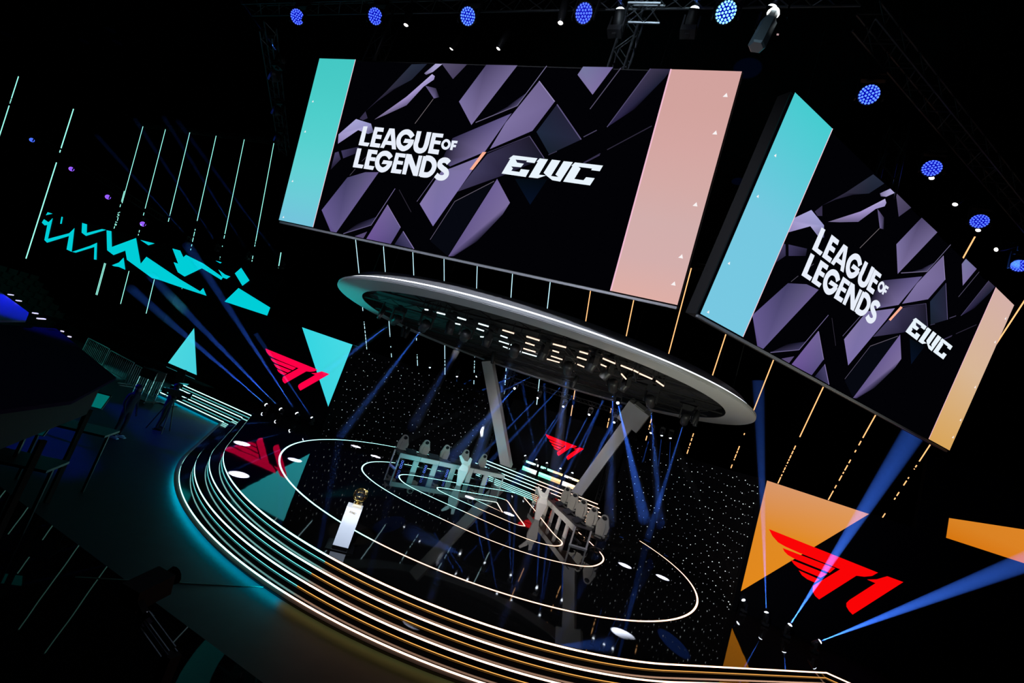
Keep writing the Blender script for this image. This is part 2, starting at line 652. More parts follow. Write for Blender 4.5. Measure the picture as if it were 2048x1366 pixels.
def screen_picture():
    p = Pic(ident)
    p.poly([(-HW, 0), (HW, 0), (HW, HH), (-HW, HH)], (2, 2, 5))
    A = (122, 112, 158); B = (104, 94, 138); D = (52, 47, 76); E2 = (30, 28, 46); PAL = (160, 150, 200)
    a, b, c = (550, 110), (550, 300), (850, 110)
    d_, e, g = (850, 320), (1150, 120), (1100, 380)
    p.poly(Q(*a, [(1060, 660), (1300, 430), (1600, 110), (1780, 105), (1600, 290), (1400, 400), (1200, 540)]), 0, cols=[(30, 27, 45), (45, 42, 60), (38, 45, 62), (32, 38, 56), (30, 34, 50), (22, 20, 34), (40, 36, 56)])
    p.poly(Q(*a, [(990, 745), (1060, 660), (1085, 740), (1030, 765)]), (52, 46, 72))
    p.poly(Q(*a, [(738, 1040), (745, 930), (950, 750), (1125, 805), (1155, 905), (1090, 925), (975, 880)]), 0, cols=[(140, 128, 180), PAL, (168, 165, 215), (150, 150, 200), (70, 70, 100), (120, 120, 165), (172, 165, 215)])
    p.poly(Q(*a, [(1165, 757), (1540, 490), (1840, 225), (1872, 250), (1860, 290), (1740, 372), (1540, 590), (1300, 700)]), 0, cols=[(110, 100, 130), (165, 148, 205), (185, 175, 220), PAL, PAL, (160, 145, 200), (100, 90, 130), (130, 118, 165)])
    p.poly(Q(*a, [(1748, 217), (1880, 105), (1962, 107), (1850, 200), (1770, 235)]), 0, cols=[(120, 112, 150), (170, 165, 210), (175, 168, 212), (160, 150, 195), (90, 80, 115)])
    p.poly(Q(*a, [(1762, 362), (1885, 392), (1925, 495), (1862, 512)]), 0, cols=[(95, 85, 125), (50, 45, 66), (18, 16, 24), (105, 96, 140)])
    p.line(*Q(*a, [(1855, 517), (1640, 805)]), 0.016, (112, 104, 108))
    p.poly(Q(*a, [(705, 1145), (747, 1132), (772, 1222), (655, 1345)]), 0, cols=[(72, 66, 104), (66, 60, 96), (48, 43, 70), (28, 25, 44)])
    p.poly(Q(*a, [(778, 1122), (985, 1075), (985, 1140), (802, 1212)]), 0, cols=[(62, 56, 92), (38, 36, 58), (24, 22, 38), (55, 50, 84)])
    p.poly(Q(*b, [(550, 705), (850, 325), (1060, 262), (1218, 262), (722, 967), (655, 955)]), 0, cols=[(100, 88, 142), (66, 62, 100), (88, 82, 120), (104, 92, 140), (96, 86, 136), (90, 76, 132)])
    p.line(*Q(*b, [(1095, 60), (1020, 135)]), 0.014, (80, 76, 90))
    p.line(*Q(*b, [(945, 225), (880, 300)]), 0.014, (80, 76, 90))
    p.poly(Q(*b, [(1190, 785), (1130, 880), (810, 980), (980, 860)]), 0, cols=[(34, 32, 58), (58, 54, 86), (36, 32, 52), (5, 5, 10)])
    p.line(*Q(*b, [(1410, 455), (1130, 882)]), 0.02, (108, 98, 140))
    p.line(*Q(*b, [(1130, 882), (805, 982)]), 0.02, (100, 92, 130))
    p.poly(Q(*b, [(1320, 645), (1475, 910), (1360, 1102), (1075, 1042)]), 0, cols=[(112, 98, 150), (92, 84, 132), (84, 72, 124), (108, 84, 150)])
    p.poly(Q(*b, [(940, 1012), (1085, 958), (1040, 1036)]), (84, 72, 112))
    p.poly(Q(*b, [(1505, 955), (1632, 1160), (1405, 1108)]), 0, cols=[(70, 64, 104), (64, 60, 96), (32, 32, 60)])
    p.line(*Q(*b, [(1505, 955), (1632, 1160)]), 0.022, (128, 114, 165))
    p.line(*Q(*b, [(1322, 645), (1475, 910)]), 0.016, (140, 124, 172))
    p.line(*Q(*b, [(1460, 470), (1600, 730)]), 0.016, (46, 42, 54))
    p.poly([P1(q) for q in ((840.5, 408.5), (884, 343), (904, 337), (962.5, 314), (944, 344), (867.1, 453.3))], 0, cols=[(132, 118, 170), (120, 112, 158), (116, 108, 152), (130, 118, 168), (126, 114, 166), (122, 110, 168)])
    p.line(P1((872, 353)), P1((835, 404)), 0.016, (96, 88, 120))
    p.poly(Q(*c, [(200, 1240), (330, 980), (1020, 690), (705, 1140), (300, 1310)]), 0, cols=[(10, 10, 20), (48, 44, 72), (100, 90, 140), (118, 106, 152), (84, 76, 118)])
    p.poly(Q(*c, [(1340, 315), (1522, 555), (1262, 895), (765, 1108), (950, 800)]), 0, cols=[(112, 100, 144), (112, 100, 146), (110, 98, 144), (118, 106, 154), (124, 112, 160)])
    p.line(*Q(*c, [(1340, 315), (1522, 555)]), 0.02, (150, 138, 182))
    p.poly(Q(*c, [(405, 555), (725, 125), (1088, 132), (550, 828)]), 0, cols=[(120, 110, 158), (72, 64, 100), (108, 98, 140), (122, 110, 156)])
    p.poly(Q(*c, [(200, 108), (500, 120), (335, 292)]), 0, cols=[(86, 78, 108), (66, 60, 86), (70, 62, 92)])
    p.poly(Q(*c, [(1185, 460), (1085, 602), (740, 745), (960, 620)]), 0, cols=[(50, 46, 76), (78, 72, 108), (26, 24, 40), (4, 4, 10)])
    p.line(*Q(*c, [(1430, 140), (1085, 605)]), 0.02, (112, 106, 140))
    p.line(*Q(*c, [(1085, 605), (600, 800)]), 0.02, (108, 100, 130))
    p.poly(Q(*c, [(1550, 590), (1832, 1000), (1460, 1172), (1310, 910)]), 0, cols=[(32, 32, 52), (36, 36, 58), (24, 32, 44), (30, 40, 60)])
    p.line(*Q(*c, [(1550, 590), (1832, 1000)]), 0.024, (92, 84, 124))
    p.poly([P1(q) for q in ((976, 310), (1060.2, 274), (1089.3, 318), (1008, 352), (915.8, 385), (948.3, 343))], 0, cols=[(52, 48, 76), (30, 26, 42), (22, 24, 38), (38, 34, 58), (60, 54, 84), (62, 58, 90)])
    p.line(P1((1060.2, 274)), P1((1089.3, 318)), 0.018, (84, 76, 110))
    p.line(P1((976, 307)), P1((1060.2, 274)), 0.014, (66, 60, 88))
    p.line(*Q(*c, [(1450, 1180), (1550, 1138)]), 0.018, (60, 56, 80))
    p.line(*Q(*c, [(1860, 972), (2015, 893)]), 0.022, (72, 66, 92))
    p.line(*Q(*c, [(1865, 1275), (2048, 1182)]), 0.024, (56, 50, 76))
    p.line(*Q(*e, [(105, 1215), (300, 1108)]), 0.024, (50, 45, 70))
    p.poly(Q(*e, [(35, 190), (100, 95), (450, 102), (210, 422)]), 0, cols=[(120, 112, 158), (116, 118, 158), (112, 100, 150), (126, 112, 162)])
    p.line(*Q(*e, [(540, 112), (180, 590)]), 0.02, (84, 78, 102))
    p.poly(Q(*e, [(885, 120), (1128, 126), (1050, 230), (700, 590), (380, 800)]), 0, cols=[(60, 54, 78), (44, 40, 64), (26, 30, 48), (14, 10, 26), (44, 38, 72)])
    p.line(*Q(*e, [(885, 120), (380, 800)]), 0.02, (80, 74, 108))
    p.line(*Q(*e, [(380, 1065), (900, 788)]), 0.022, (44, 40, 56))
    p.poly(Q(*d_, [(855, 232), (1004, 510), (920, 645), (620, 960), (350, 1132), (285, 1135)]), 0, cols=[(110, 96, 150), (122, 108, 156), (62, 56, 86), (14, 14, 26), (40, 34, 60), (96, 84, 132)])
    p.line(*Q(*d_, [(820, 260), (362, 495)]), 0.018, (90, 84, 98))
    p.line(*Q(*d_, [(362, 495), (75, 940)]), 0.018, (84, 78, 100))
    p.poly(Q(*d_, [(365, 505), (820, 270), (280, 1132), (80, 960)]), (6, 8, 16))
    p.poly(Q(*d_, [(1060, 230), (1440, 240), (1240, 535)]), 0, cols=[(4, 12, 20), (3, 8, 14), (6, 16, 36)])
    # side bands of colour
    x0, x1 = -HW, P1((715, 123))[0]
    for k in range(6):
        z0, z1 = HH*k/6, HH*(k+1)/6
        ramp = [(116, 195, 220), (108, 204, 216), (98, 209, 212), (86, 208, 207), (78, 206, 203), (72, 202, 198), (68, 200, 196)]
        p.mb.add([(x0, -0.075, z0), (x1, -0.075, z0), (x1, -0.075, z1), (x0, -0.075, z1)], [(0, 1, 2, 3)], [lin(ramp[k])]*2+[lin(ramp[k+1])]*2)
    xa, xb = P1((1342.5, 142))[0], HW
    for k in range(6):
        z0, z1 = HH*k/6, HH*(k+1)/6
        ramp = [(222, 174, 166), (212, 174, 172), (210, 174, 172), (212, 170, 166), (212, 166, 162), (210, 163, 158), (210, 162, 158)]
        p.mb.add([(xa, -0.075, z0), (xb, -0.075, z0), (xb, -0.075, z1), (xa, -0.075, z1)], [(0, 1, 2, 3)], [lin(ramp[k])]*2+[lin(ramp[k+1])]*2)
    p.n = 66
    p.line((x1, 0), (x1, HH), 0.022, (236, 200, 214))
    p.line((xa, 0), (xa, HH), 0.03, (240, 186, 208))
    for q in ((630.3, 206), (615, 266), (590, 364.4), (572, 436), (1450.3, 195.5), (1429.4, 269.9), (1390.5, 412), (1362, 515), (1347.3, 568.8)):
        u, v = P1(q)
        r = 0.045 if q[0] > 1000 else 0.032
        p.poly([(u-r, v-r*0.8), (u+r, v-r*0.8), (u+r*0.2, v+r)], (250, 245, 245))
    p.poly([P1(q) for q in ((968.6, 307.6), (976, 308), (948.8, 343.2), (942.6, 342.3))], (252, 176, 148))
    return p.mb


Wt = (232, 238, 250)


def screen_lettering():
    p = Pic(ident)
    p.n = 72
    s, o = 8.904, (700, 240)
    q = lambda pts: Q(*o, pts, s)
    sw = (P1((708.1, 260))[0]-P1((700, 260))[0])*0.98  # stroke width of the letters
    for L in (
        [(278, 143), (352, 145), (285, 425), (388, 437), (355, 500), (190, 475)],
        [(480, 155), (642, 172), (630, 245), (530, 235), (515, 290), (605, 300), (590, 372), (497, 362), (480, 440), (580, 452), (560, 525), (388, 502)],
        [(740, 180), (805, 190), (640, 530), (572, 522)], [(765, 182), (832, 188), (858, 555), (785, 550), (765, 300)], [(700, 402), (815, 414), (815, 484), (665, 468)],
        [(1020, 365), (1178, 385), (1165, 447), (985, 437)],
        [(1505, 262), (1700, 283), (1685, 350), (1565, 338), (1550, 395), (1655, 410), (1637, 472), (1535, 460), (1515, 550), (1625, 565), (1605, 648), (1420, 622)],
        [(1850, 400), (1952, 408), (1940, 452), (1887, 447), (1878, 475), (1925, 480), (1915, 520), (1868, 517), (1855, 570), (1812, 565)],
        [(175, 533), (250, 540), (185, 815), (285, 828), (260, 890), (92, 868)],
        [(370, 553), (538, 572), (522, 645), (430, 632), (415, 690), (500, 700), (485, 765), (395, 755), (380, 840), (478, 855), (450, 920), (285, 895)],
        [(640, 745), (798, 765), (785, 822), (605, 812)],
        [(860, 615), (1035, 637), (1020, 705), (910, 690), (895, 755), (990, 768), (975, 830), (878, 818), (862, 905), (965, 918), (940, 990), (765, 968)],
        [(1045, 635), (1135, 645), (1215, 870), (1265, 665), (1330, 672), (1240, 1032), (1165, 1022), (1088, 800), (1035, 1003), (965, 993)],
        [(1345, 675), (1420, 682), (1335, 1038), (1258, 1030)],
    ):
        p.poly(q(L), Wt)
    p.stroke(q([(1155, 340), (1115, 280), (1060, 250), (990, 265), (930, 325), (905, 400), (915, 480), (955, 530), (1005, 545), (1070, 515), (1115, 465), (1140, 420)]), sw, Wt)
    p.stroke(q([(1275, 238), (1235, 400), (1212, 480), (1225, 555), (1285, 585), (1355, 560), (1395, 480), (1420, 380), (1450, 255)]), sw, Wt)
    p.stroke(q([(1808, 470), (1790, 420), (1748, 402), (1705, 430), (1684, 480), (1700, 525), (1740, 543), (1785, 520)]), sw*0.5, Wt, closed=True)
    p.stroke(q([(772, 712), (735, 655), (680, 628), (610, 642), (555, 700), (530, 775), (540, 855), (580, 905), (630, 920), (690, 895), (735, 845), (760, 800)]), sw, Wt)
    p.stroke(q([(1385, 712), (1465, 722), (1525, 775), (1542, 860), (1500, 955), (1420, 1010), (1300, 1000)]), sw, Wt)
    p.stroke(q([(1800, 800), (1765, 762), (1705, 752), (1648, 785), (1640, 845), (1685, 895), (1745, 945), (1755, 1010), (1700, 1060), (1625, 1058), (1568, 1012)]), sw, Wt)
    return p.mb


EWC = [
    [(420, 207), (830, 258), (780, 340), (640, 320), (655, 298), (460, 280), (485, 330), (600, 350), (550, 410), (385, 395), (415, 430), (385, 470), (525, 490), (550, 440), (695, 458), (630, 575), (222, 515), (370, 265), (345, 262)],
    [(870, 260), (1010, 278), (855, 535), (975, 550), (830, 598), (680, 580), (835, 320), (815, 318)],
    [(1075, 282), (1220, 300), (1060, 558), (1185, 577), (1135, 535), (1275, 308), (1430, 325), (1215, 655), (1080, 630), (985, 555), (935, 505)],
    [(1465, 330), (1940, 385), (1885, 480), (1740, 462), (1755, 435), (1525, 405), (1562, 435), (1455, 610), (1610, 632), (1655, 580), (1800, 598), (1720, 720), (1265, 655), (1425, 390), (1405, 388)]]


def screen_ewc():
    p = Pic(ident)
    p.n = 75
    for L in EWC:
        p.poly(Q(980, 290, L, 8.533), (232, 243, 252))
    return p.mb


def led_screen(S, label):
    org, yaw = S
    d, up, nn = face_basis(yaw)
    t = thing('led_screen', label, 'screen', org, group='big screens hung above the stage')
    rot = Matrix((d, Vector(up).cross(d), up)).transposed()
    t.matrix_world = Matrix.Translation(org) @ rot.to_4x4()
    bpy.context.view_layer.update()
    m = MB()
    m.box((0, 0.15, HH/2), (2*HW+0.06, 0.28, HH+0.06))
    m.build('housing', BLACK, t)
    m = MB()
    m.bar((-HW, -0.01, -0.05), (HW, -0.01, -0.05), 0.06, 0.05)
    m.build('lower_rail', GREY, t)
    return t


scr1 = led_screen(S1, 'hanging LED screen facing front, pale teal band left and wide pink band right')
scr2 = led_screen(S2, 'hanging LED screen turned right, wide sky-blue band left and narrow peach band right')
pic = screen_picture().build('picture', LED, scr1, attr=True)
txt = screen_lettering().build('lettering', LED, scr1, attr=True)
txt['label'] = 'white lettering LEAGUE OF LEGENDS'
ew = screen_ewc().build('emblem', LED, scr1, attr=True)
ew['label'] = 'white slanted EWC emblem'
for o in (pic, txt, ew):
    c = o.copy()
    COL.objects.link(c)
    c.parent = scr2
# the second screen's bands are bluer and warmer; its picture gets its own colours
c = [o for o in scr2.children if o.name.startswith('picture')][0]
me = c.data.copy()
c.data = me
ca = me.color_attributes['Col']
x1b, xab = P1((715, 123))[0], P1((1342.5, 142))[0]
for i, v in enumerate(me.vertices):
    if abs(v.co.y+0.075) < 1e-4:
        f = v.co.z/HH
        if v.co.x < 0:
            a_, b_ = (120, 200, 226), (70, 204, 208)
        else:
            a_, b_ = (216, 164, 90), (212, 176, 168)
        mid = (116, 200, 224) if v.co.x < 0 else (216, 182, 150)
        col = [(a_[k]*(1-2*f)+mid[k]*2*f) if f < 0.5 else (mid[k]*(2-2*f)+b_[k]*(2*f-1)) for k in range(3)]
        ca.data[i].color = (*lin(col), 1)

# ---------------------------------------------------------------- red winged emblem, shared by three LED walls
T1P = [
    [(215, 160), (1455, 655), (1390, 692), (1300, 702), (1210, 690), (785, 960), (740, 920), (712, 870), (715, 805), (1025, 617), (560, 430), (400, 358), (320, 312), (255, 240)],
    [(370, 375), (968, 605), (905, 658), (500, 495), (430, 455), (390, 415)],
    [(460, 505), (880, 672), (803, 712), (600, 628), (545, 600), (500, 560)],
    [(553, 628), (790, 733), (735, 768), (650, 730), (590, 685)],
    [(1330, 733), (1440, 730), (1560, 695), (1742, 762), (1165, 1132), (1125, 1090), (1095, 1040), (1095, 1000), (1130, 965), (1425, 775)]]


def toXZ(px, Y=19.0):
    q = atY(px, Y)
    return (q.x, q.z)


T1XZ = [[toXZ(q) for q in zc(1500, 1030, 5.689, L)] for L in T1P]
_u0 = min(x for L in T1XZ for x, z in L); _u1 = max(x for L in T1XZ for x, z in L)
_v1 = max(z for L in T1XZ for x, z in L); _v0 = min(z for L in T1XZ for x, z in L)


def emblem(parent, u0, u1, v0, v1, org, col, n0=6):
    p = Pic(ident)
    p.n = n0
    for L in T1XZ:
        p.poly([(u0+(x-_u0)/(_u1-_u0)*(u1-u0)-org[0], v0+(z-_v0)/(_v1-_v0)*(v1-v0)-org[2]) for x, z in L], col)
    o = p.mb.build('emblem', LED, parent, attr=True)
    o['label'] = 'red winged T1 emblem'
    return o


def wall_screen(name, label, x0, x1, z0, z1, Y, group):
    t = thing(name, label, 'screen', ((x0+x1)/2, Y, z0), group=group)
    m = MB()
    m.box((0, 0.12, (z1-z0)/2), (x1-x0, 0.2, z1-z0))
    m.build('panel', LEDBG, t)
    return t, ((x0+x1)/2, Y, z0)


GRAD_T = ((60, 212, 224), (84, 218, 228))
# left wall screen
tL, oL = wall_screen('wall_screen', 'black LED wall left of the star wall with teal triangles', -24.5, -9.6, 0.005, 4.68, 19.0, 'LED walls at floor level')
p = Pic(ident)
loc = lambda q, o: (toXZ(q)[0]-o[0], toXZ(q)[1]-o[2])
tri = [loc(q, oL) for q in ((604.2, 654.6), (716.2, 693.7), (663.5, 831))]
tri[1] = (-9.62-oL[0], 4.66)
tri[2] = (-9.62-oL[0], tri[2][1])
p.n = 1
p.poly(tri, 0, cols=[(52, 214, 226), (74, 218, 228), (62, 212, 224)])
p.mb.build('picture', LED, tL, attr=True)
p = Pic(ident)
p.n = 1
p.poly([(-21.6-oL[0], 2.62), (-22.45-oL[0], 0.12), (-19.75-oL[0], 0.12)], 0, cols=[(70, 214, 224), (76, 214, 224), (70, 208, 222)])
p.mb.build('picture', LED, tL, attr=True)
xs = [toXZ(q) for q in ((531, 697), (660, 743), (605, 783), (600, 782))]
emblem(tL, toXZ((531, 697))[0], toXZ((661.5, 742.5))[0], toXZ((604, 782.5))[1], toXZ((531, 697))[1], oL, (255, 0, 70))
# right wall screen
tR, oR = wall_screen('wall_screen', 'black LED wall right of the star wall with an orange triangle', 9.6, 24.0, 0.005, 4.68, 19.0, 'LED walls at floor level')
p = Pic(ident)
p.n = 1
a, b, c_ = (9.62-oR[0], 4.65), loc((1738, 1028), oR), (9.62-oR[0], toXZ((1460, 1190))[1])
mid1 = (a[0], a[1]*0.6+c_[1]*0.4)
mid2 = (b[0]*0.62+c_[0]*0.38, b[1]*0.62+c_[1]*0.38)
p.poly([a, b, mid2, mid1], 0, cols=[(214, 150, 108), (222, 152, 92), (226, 138, 34), (222, 136, 36)])
p.poly([mid1, mid2, c_], 0, cols=[(222, 136, 36), (226, 138, 34), (226, 136, 26)])
p.mb.build('picture', LED, tR, attr=True)
emblem(tR, _u0, _u1, _v0, _v1, oR, (250, 4, 6))
# centre back screen
tC, oC = wall_screen('wall_screen', 'far black LED wall with a red emblem framed by two slanted pillars', -4.6, 4.6, 0.605, 4.9, 31.3, 'LED walls at floor level')
emblem(tC, atY((1091, 868), 31.29).x, atY((1169, 894), 31.29).x, atY((1136, 920), 31.29).z, atY((1091, 868), 31.29).z, oC, (250, 6, 26))

# band screens above them
tB, oB = wall_screen('band_screen', 'long band LED screen at left with angular teal shards', -47.0, -16.6, 4.72, 7.2, 19.0, 'band LED screens over the floor-level LED walls')
bandp = [
    [(130, 125), (145, 100), (185, 112)], [(97, 185), (115, 157), (152, 182), (187, 148), (148, 318), (322, 272), (365, 230), (342, 425), (300, 405), (320, 295), (140, 350), (118, 328), (142, 205), (120, 208)],
    [(258, 137), (270, 140), (260, 195), (247, 195)], [(345, 425), (495, 375), (550, 350), (546, 490), (525, 487), (528, 385), (375, 432)],
    [(428, 188), (468, 200), (466, 270), (590, 238), (625, 245), (460, 295), (424, 268)],
    [(628, 248), (668, 256), (672, 385), (870, 312), (908, 522), (955, 465), (1230, 650), (1395, 748), (1420, 722), (1447, 785), (1225, 712), (1060, 655), (1000, 640), (795, 490), (782, 415), (685, 452), (633, 412)],
    [(672, 535), (730, 512), (768, 472), (782, 572), (728, 548), (690, 543)], [(905, 328), (1022, 356), (972, 372)],
    [(1168, 398), (1232, 415), (1258, 470), (1280, 450), (1420, 520), (1582, 635), (1568, 655), (1410, 560), (1268, 628), (1212, 592), (1178, 510), (1215, 522)],
    [(1522, 498), (1572, 512), (1560, 520)], [(1545, 570), (1600, 612), (1643, 628), (1612, 648), (1580, 635)],
    [(1732, 556), (1800, 660), (1742, 704), (1680, 602)], [(1710, 722), (1970, 882), (1945, 948), (1595, 833)]]
p = Pic(ident)
p.n = 1
for L in bandp:
    p.poly([loc(q, oB) for q in zc(60, 400, 4.096, L)], (0, 206, 216))
p.mb.build('picture', LED, tB, attr=True)
tB2, oB2 = wall_screen('band_screen', 'band LED screen at right with an orange wedge', 14.3, 24.0, 4.69, 7.2, 19.0, 'band LED screens over the floor-level LED walls')
p = Pic(ident)
p.n = 1
w_ = [loc(q, oB2) for q in ((1898, 1036), (2048, 1059), (2048, 1127), (1892, 1076))]
dx = w_[1][0]-w_[0][0]
w_[1] = (w_[0][0]+dx*2.5, w_[0][1]+(w_[1][1]-w_[0][1])*2.5)
w_[2] = (w_[1][0], 0.004)
w_[3] = (w_[3][0], 0.004)
p.poly(w_, 0, cols=[(216, 130, 36), (226, 134, 40), (224, 128, 34), (214, 118, 14)])
p.mb.build('picture', LED, tB2, attr=True)

# ---------------------------------------------------------------- star walls (curved, dotted with small LEDs)
for sgn, lab in ((-1, 'curved black wall dotted with tiny white lights, behind the teal-lit desk'), (1, 'curved black wall dotted with tiny white lights, behind the orange-lit desk')):
    t = thing('star_wall', lab, 'wall panel', (sgn*7, 25, 0), group='star walls round the back of the stage')
    RW = 9.62
    m = MB()
    a0, a1 = 0.0, math.acos(4.3/RW)
    N = 24
    for i in range(N):
        aa, ab = a0+(a1-a0)*i/N, a0+(a1-a0)*(i+1)/N
        pp = [(sgn*RW*math.cos(aa), CY+RW*math.sin(aa)), (sgn*RW*math.cos(ab), CY+RW*math.sin(ab)), (sgn*(RW+0.15)*math.cos(ab), CY+(RW+0.15)*math.sin(ab)), (sgn*(RW+0.15)*math.cos(aa), CY+(RW+0.15)*math.sin(aa))]
        m.prism([(x-sgn*7, y-25) for x, y in pp], 0.004, 4.66)
    m.build('curved_panel', LEDBG, t)
    m = MB()
    nrow, ncol = 12, 27
    for r_ in range(nrow):
        for k in range(ncol):
            aa = a0+0.02+(a1-a0-0.03)*(k+0.5*(r_ % 2)+R.uniform(-0.38, 0.38))/ncol
            z = 0.16+r_*0.385+R.uniform(-0.12, 0.12)
            rr = RW-0.03
            s_ = R.choice((0.006, 0.008, 0.012, 0.017))
            m.ball((sgn*rr*math.cos(aa)-sgn*7, CY+rr*math.sin(aa)-25, z), s_, 6, 4)
    tag(m.build('star_lights', STAR, t), kind='stuff')
# side returns of the back recess
for sgn in (-1, 1):
    m = MB()
    m.box((0, 0, 2.35), (0.2, 4.6, 4.7))
    o = m.build('recess_panel', LEDBG)
    o.location = (sgn*4.75, 29.6, 0.0)
    tag(o, 'black side panel %s of the far recess with the red emblem' % ('left' if sgn < 0 else 'right'), 'wall panel', 'side panels of the back recess')

# ---------------------------------------------------------------- leaning light tubes
def tube_mesh(a, b, r, col, broken, name='light_tube', label='', group=''):
    a, b = Vector(a), Vector(b)
    org = a.copy()
    m = MB()
    d = b-a
    L = d.length
    segs = []
    s = 0.0
    for s0, s1 in broken:   # broken stretches as fractions of the length
        segs.append((s, s0))
        x = s0
        while x < s1:
            y = min(s1, x+R.uniform(0.004, 0.03))
            if R.random() < 0.62:
                segs.append((x, y-0.003))
            x = y+R.uniform(0.004, 0.012)
        s = s1
    segs.append((s, 1.0))
    for p0, p1 in segs:
        if p1-p0 > 0.002:
            m.tube([d*p0, d*p1], r, 6, col=col)
    o = m.build(name, TUBE, attr=True)
    o.location = org
    return tag(o, label, 'light tube', group)


dirc = Vector((0, -0.622, 0.783))
NEWS = ['first', 'second', 'third', 'fourth', 'fifth', 'sixth', 'seventh', 'eighth', 'ninth', 'tenth', 'eleventh', 'twelfth', 'thirteenth', 'fourteenth', 'fifteenth']
CT, CO = (0.28, 0.8, 0.68), (1.0, 0.5, 0.2)
for k in range(15):
    x = -9.02+1.6*k
    col = (0.45, 0.72, 0.8) if x < 1.5 else CO
    KS = 1.516
    L = 11.0 if x < 10.9 else (14.2 if k == 13 else 12.8)
    br = [(0.02, 0.3)] if k in (0, 2, 4, 8, 9, 10) else ([(0.05, 0.12)] if k in (3, 6, 7) else [(0.03, 0.17)])
    if k >= 11:
        br = [(0.02, 0.3)]
    xx_ = CAM.x+(x-CAM.x)*KS
    tube_mesh((xx_, 28.8, 4.93), Vector((xx_, 28.8, 4.93))+dirc*L, 0.026, col, br,
              label='thin %s light tube leaning over the stage, %s from the left of its row' % ('icy blue' if x < 1.5 else 'orange', NEWS[k]), group='leaning light tubes over the stage')
# left side bank: parallel slanting tubes behind the band screen
k = 0
for x in (-24.05, -27.0, -29.9, -32.75, -21.1, -18.2):
    a = Vector((x, 19.4, 2.4)); b = a+Vector((-4.26, 0, 13.45))
    if x > -24:
        a = a+(b-a)*0.36
    tube_mesh(a, b, 0.019, CT, [(0.33, 0.52)] if x < -24 else [(0.0, 0.2)] if x > -23 else [(0.3, 0.4)],
              label='long slanting teal light tube at the left, %s from the stage' % NEWS[[-18.2, -21.1, -24.05, -27.0, -29.9, -32.75].index(x)], group='long slanting teal tubes on the left')
a = Vector((-35.3, 19.4, 10.3))
tube_mesh(Vector((-32.9, 19.4, 2.4)), Vector((-32.9, 19.4, 2.4))+Vector((-2.5, 0, 7.95)), 0.019, CT, [(0.55, 0.9)], label='broken-up short teal light tube at the left end of the slanting row', group='long slanting teal tubes on the left')
for q0, q1, lab in (((147, 218), (52, 517), 'brightest long teal light tube at far left'), ((37, 153), (-14, 312), 'teal light tube cut off by the left edge of the picture')):
    tube_mesh(atY(q1, 17.0), atY(q0, 17.0), 0.03, CT, [(0.62, 0.72)], label=lab, group='long slanting teal tubes on the left')
tube_mesh(atY((557, 536), 19.6), atY((562, 505), 19.6), 0.025, CT, [], label='very short teal light tube beside the end of the band screen')

# ---------------------------------------------------------------- hanging ring canopy
ring = thing('ring_canopy', 'large white ring canopy with a bright light line, hung over the stage', 'canopy', (0, CY, 6.48))
RN = 120


def ring_mesh(prof, name, m_, parent, a0=0, a1=360, smooth=True, attrcol=None):
    s = MB()
    if attrcol:
        s.col = attrcol
    full = (a1-a0) >= 360
    n = RN if full else int(RN*(a1-a0)/360)
    cnt = n if full else n+1
    for i in range(cnt):
        a = math.radians(a0+(a1-a0)*i/n)
        for r, z in prof:
            s.v.append((r*math.cos(a), r*math.sin(a), z))
            s.c.append(s.col)
    k = len(prof)
    for i in range(n):
        for j in range(k):
            s.f.append((i*k+j, ((i+1) % cnt)*k+j, ((i+1) % cnt)*k+(j+1) % k, i*k+(j+1) % k))
    return s.build(name, m_, parent, attr=bool(attrcol))


RINGM = mat('ring_skin', (0.42, 0.43, 0.44), 0.5)
ring_mesh([(8.83, 0.02), (8.83, 0.1), (8.72, 0.13), (8.42, 0.44), (8.3, 0.46), (7.9, 0.46), (7.88, 0.02)], 'fascia', RINGM, ring)
ring_mesh([(8.80, 0.0), (8.80, 0.015), (7.86, 0.015), (7.86, 0.0)], 'underside', RINGM, ring)
ring_mesh([(8.74, 0.115), (8.765, 0.135), (8.72, 0.165), (8.70, 0.15)], 'light_line', mat_attr('ring_line', 2.2), ring, -190, 12, attrcol=(0.9, 0.93, 1.0))
ring_mesh([(7.86, 0.02), (7.9, 0.02), (7.9, 0.5), (7.86, 0.5)], 'inner_fascia', DARK, ring)
m = MB()
m.lathe((0, 0, 0), [(0.01, 0.34), (7.85, 0.34), (7.85, 0.38), (0.01, 0.38)], 64)
m.build('soffit', BLACK, ring)
m = MB()
for k in range(-3, 4):
    y = k*2.2
    hw = math.sqrt(max(0.1, 7.8**2-y*y))
    for zz in (0.06, 0.28):
        m.bar((-hw, y, zz), (hw, y, zz), 0.05)
    nseg = int(hw*2/0.6)
    for i in range(nseg):
        xa = -hw+2*hw*i/nseg
        xb = -hw+2*hw*(i+1)/nseg
        m.bar((xa, y, 0.06 if i % 2 else 0.28), (xb, y, 0.28 if i % 2 else 0.06), 0.025)
m.build('inner_truss', BLACK, ring)
for k in range(8):
    a = math.radians(22.5+45*k)
    m = MB()
    m.tube([(8.2*math.cos(a), 8.2*math.sin(a), 0.46), (8.2*math.cos(a), 8.2*math.sin(a), 14.4)], 0.012, 5)
    m.build('hanging_cable', DARK, ring)

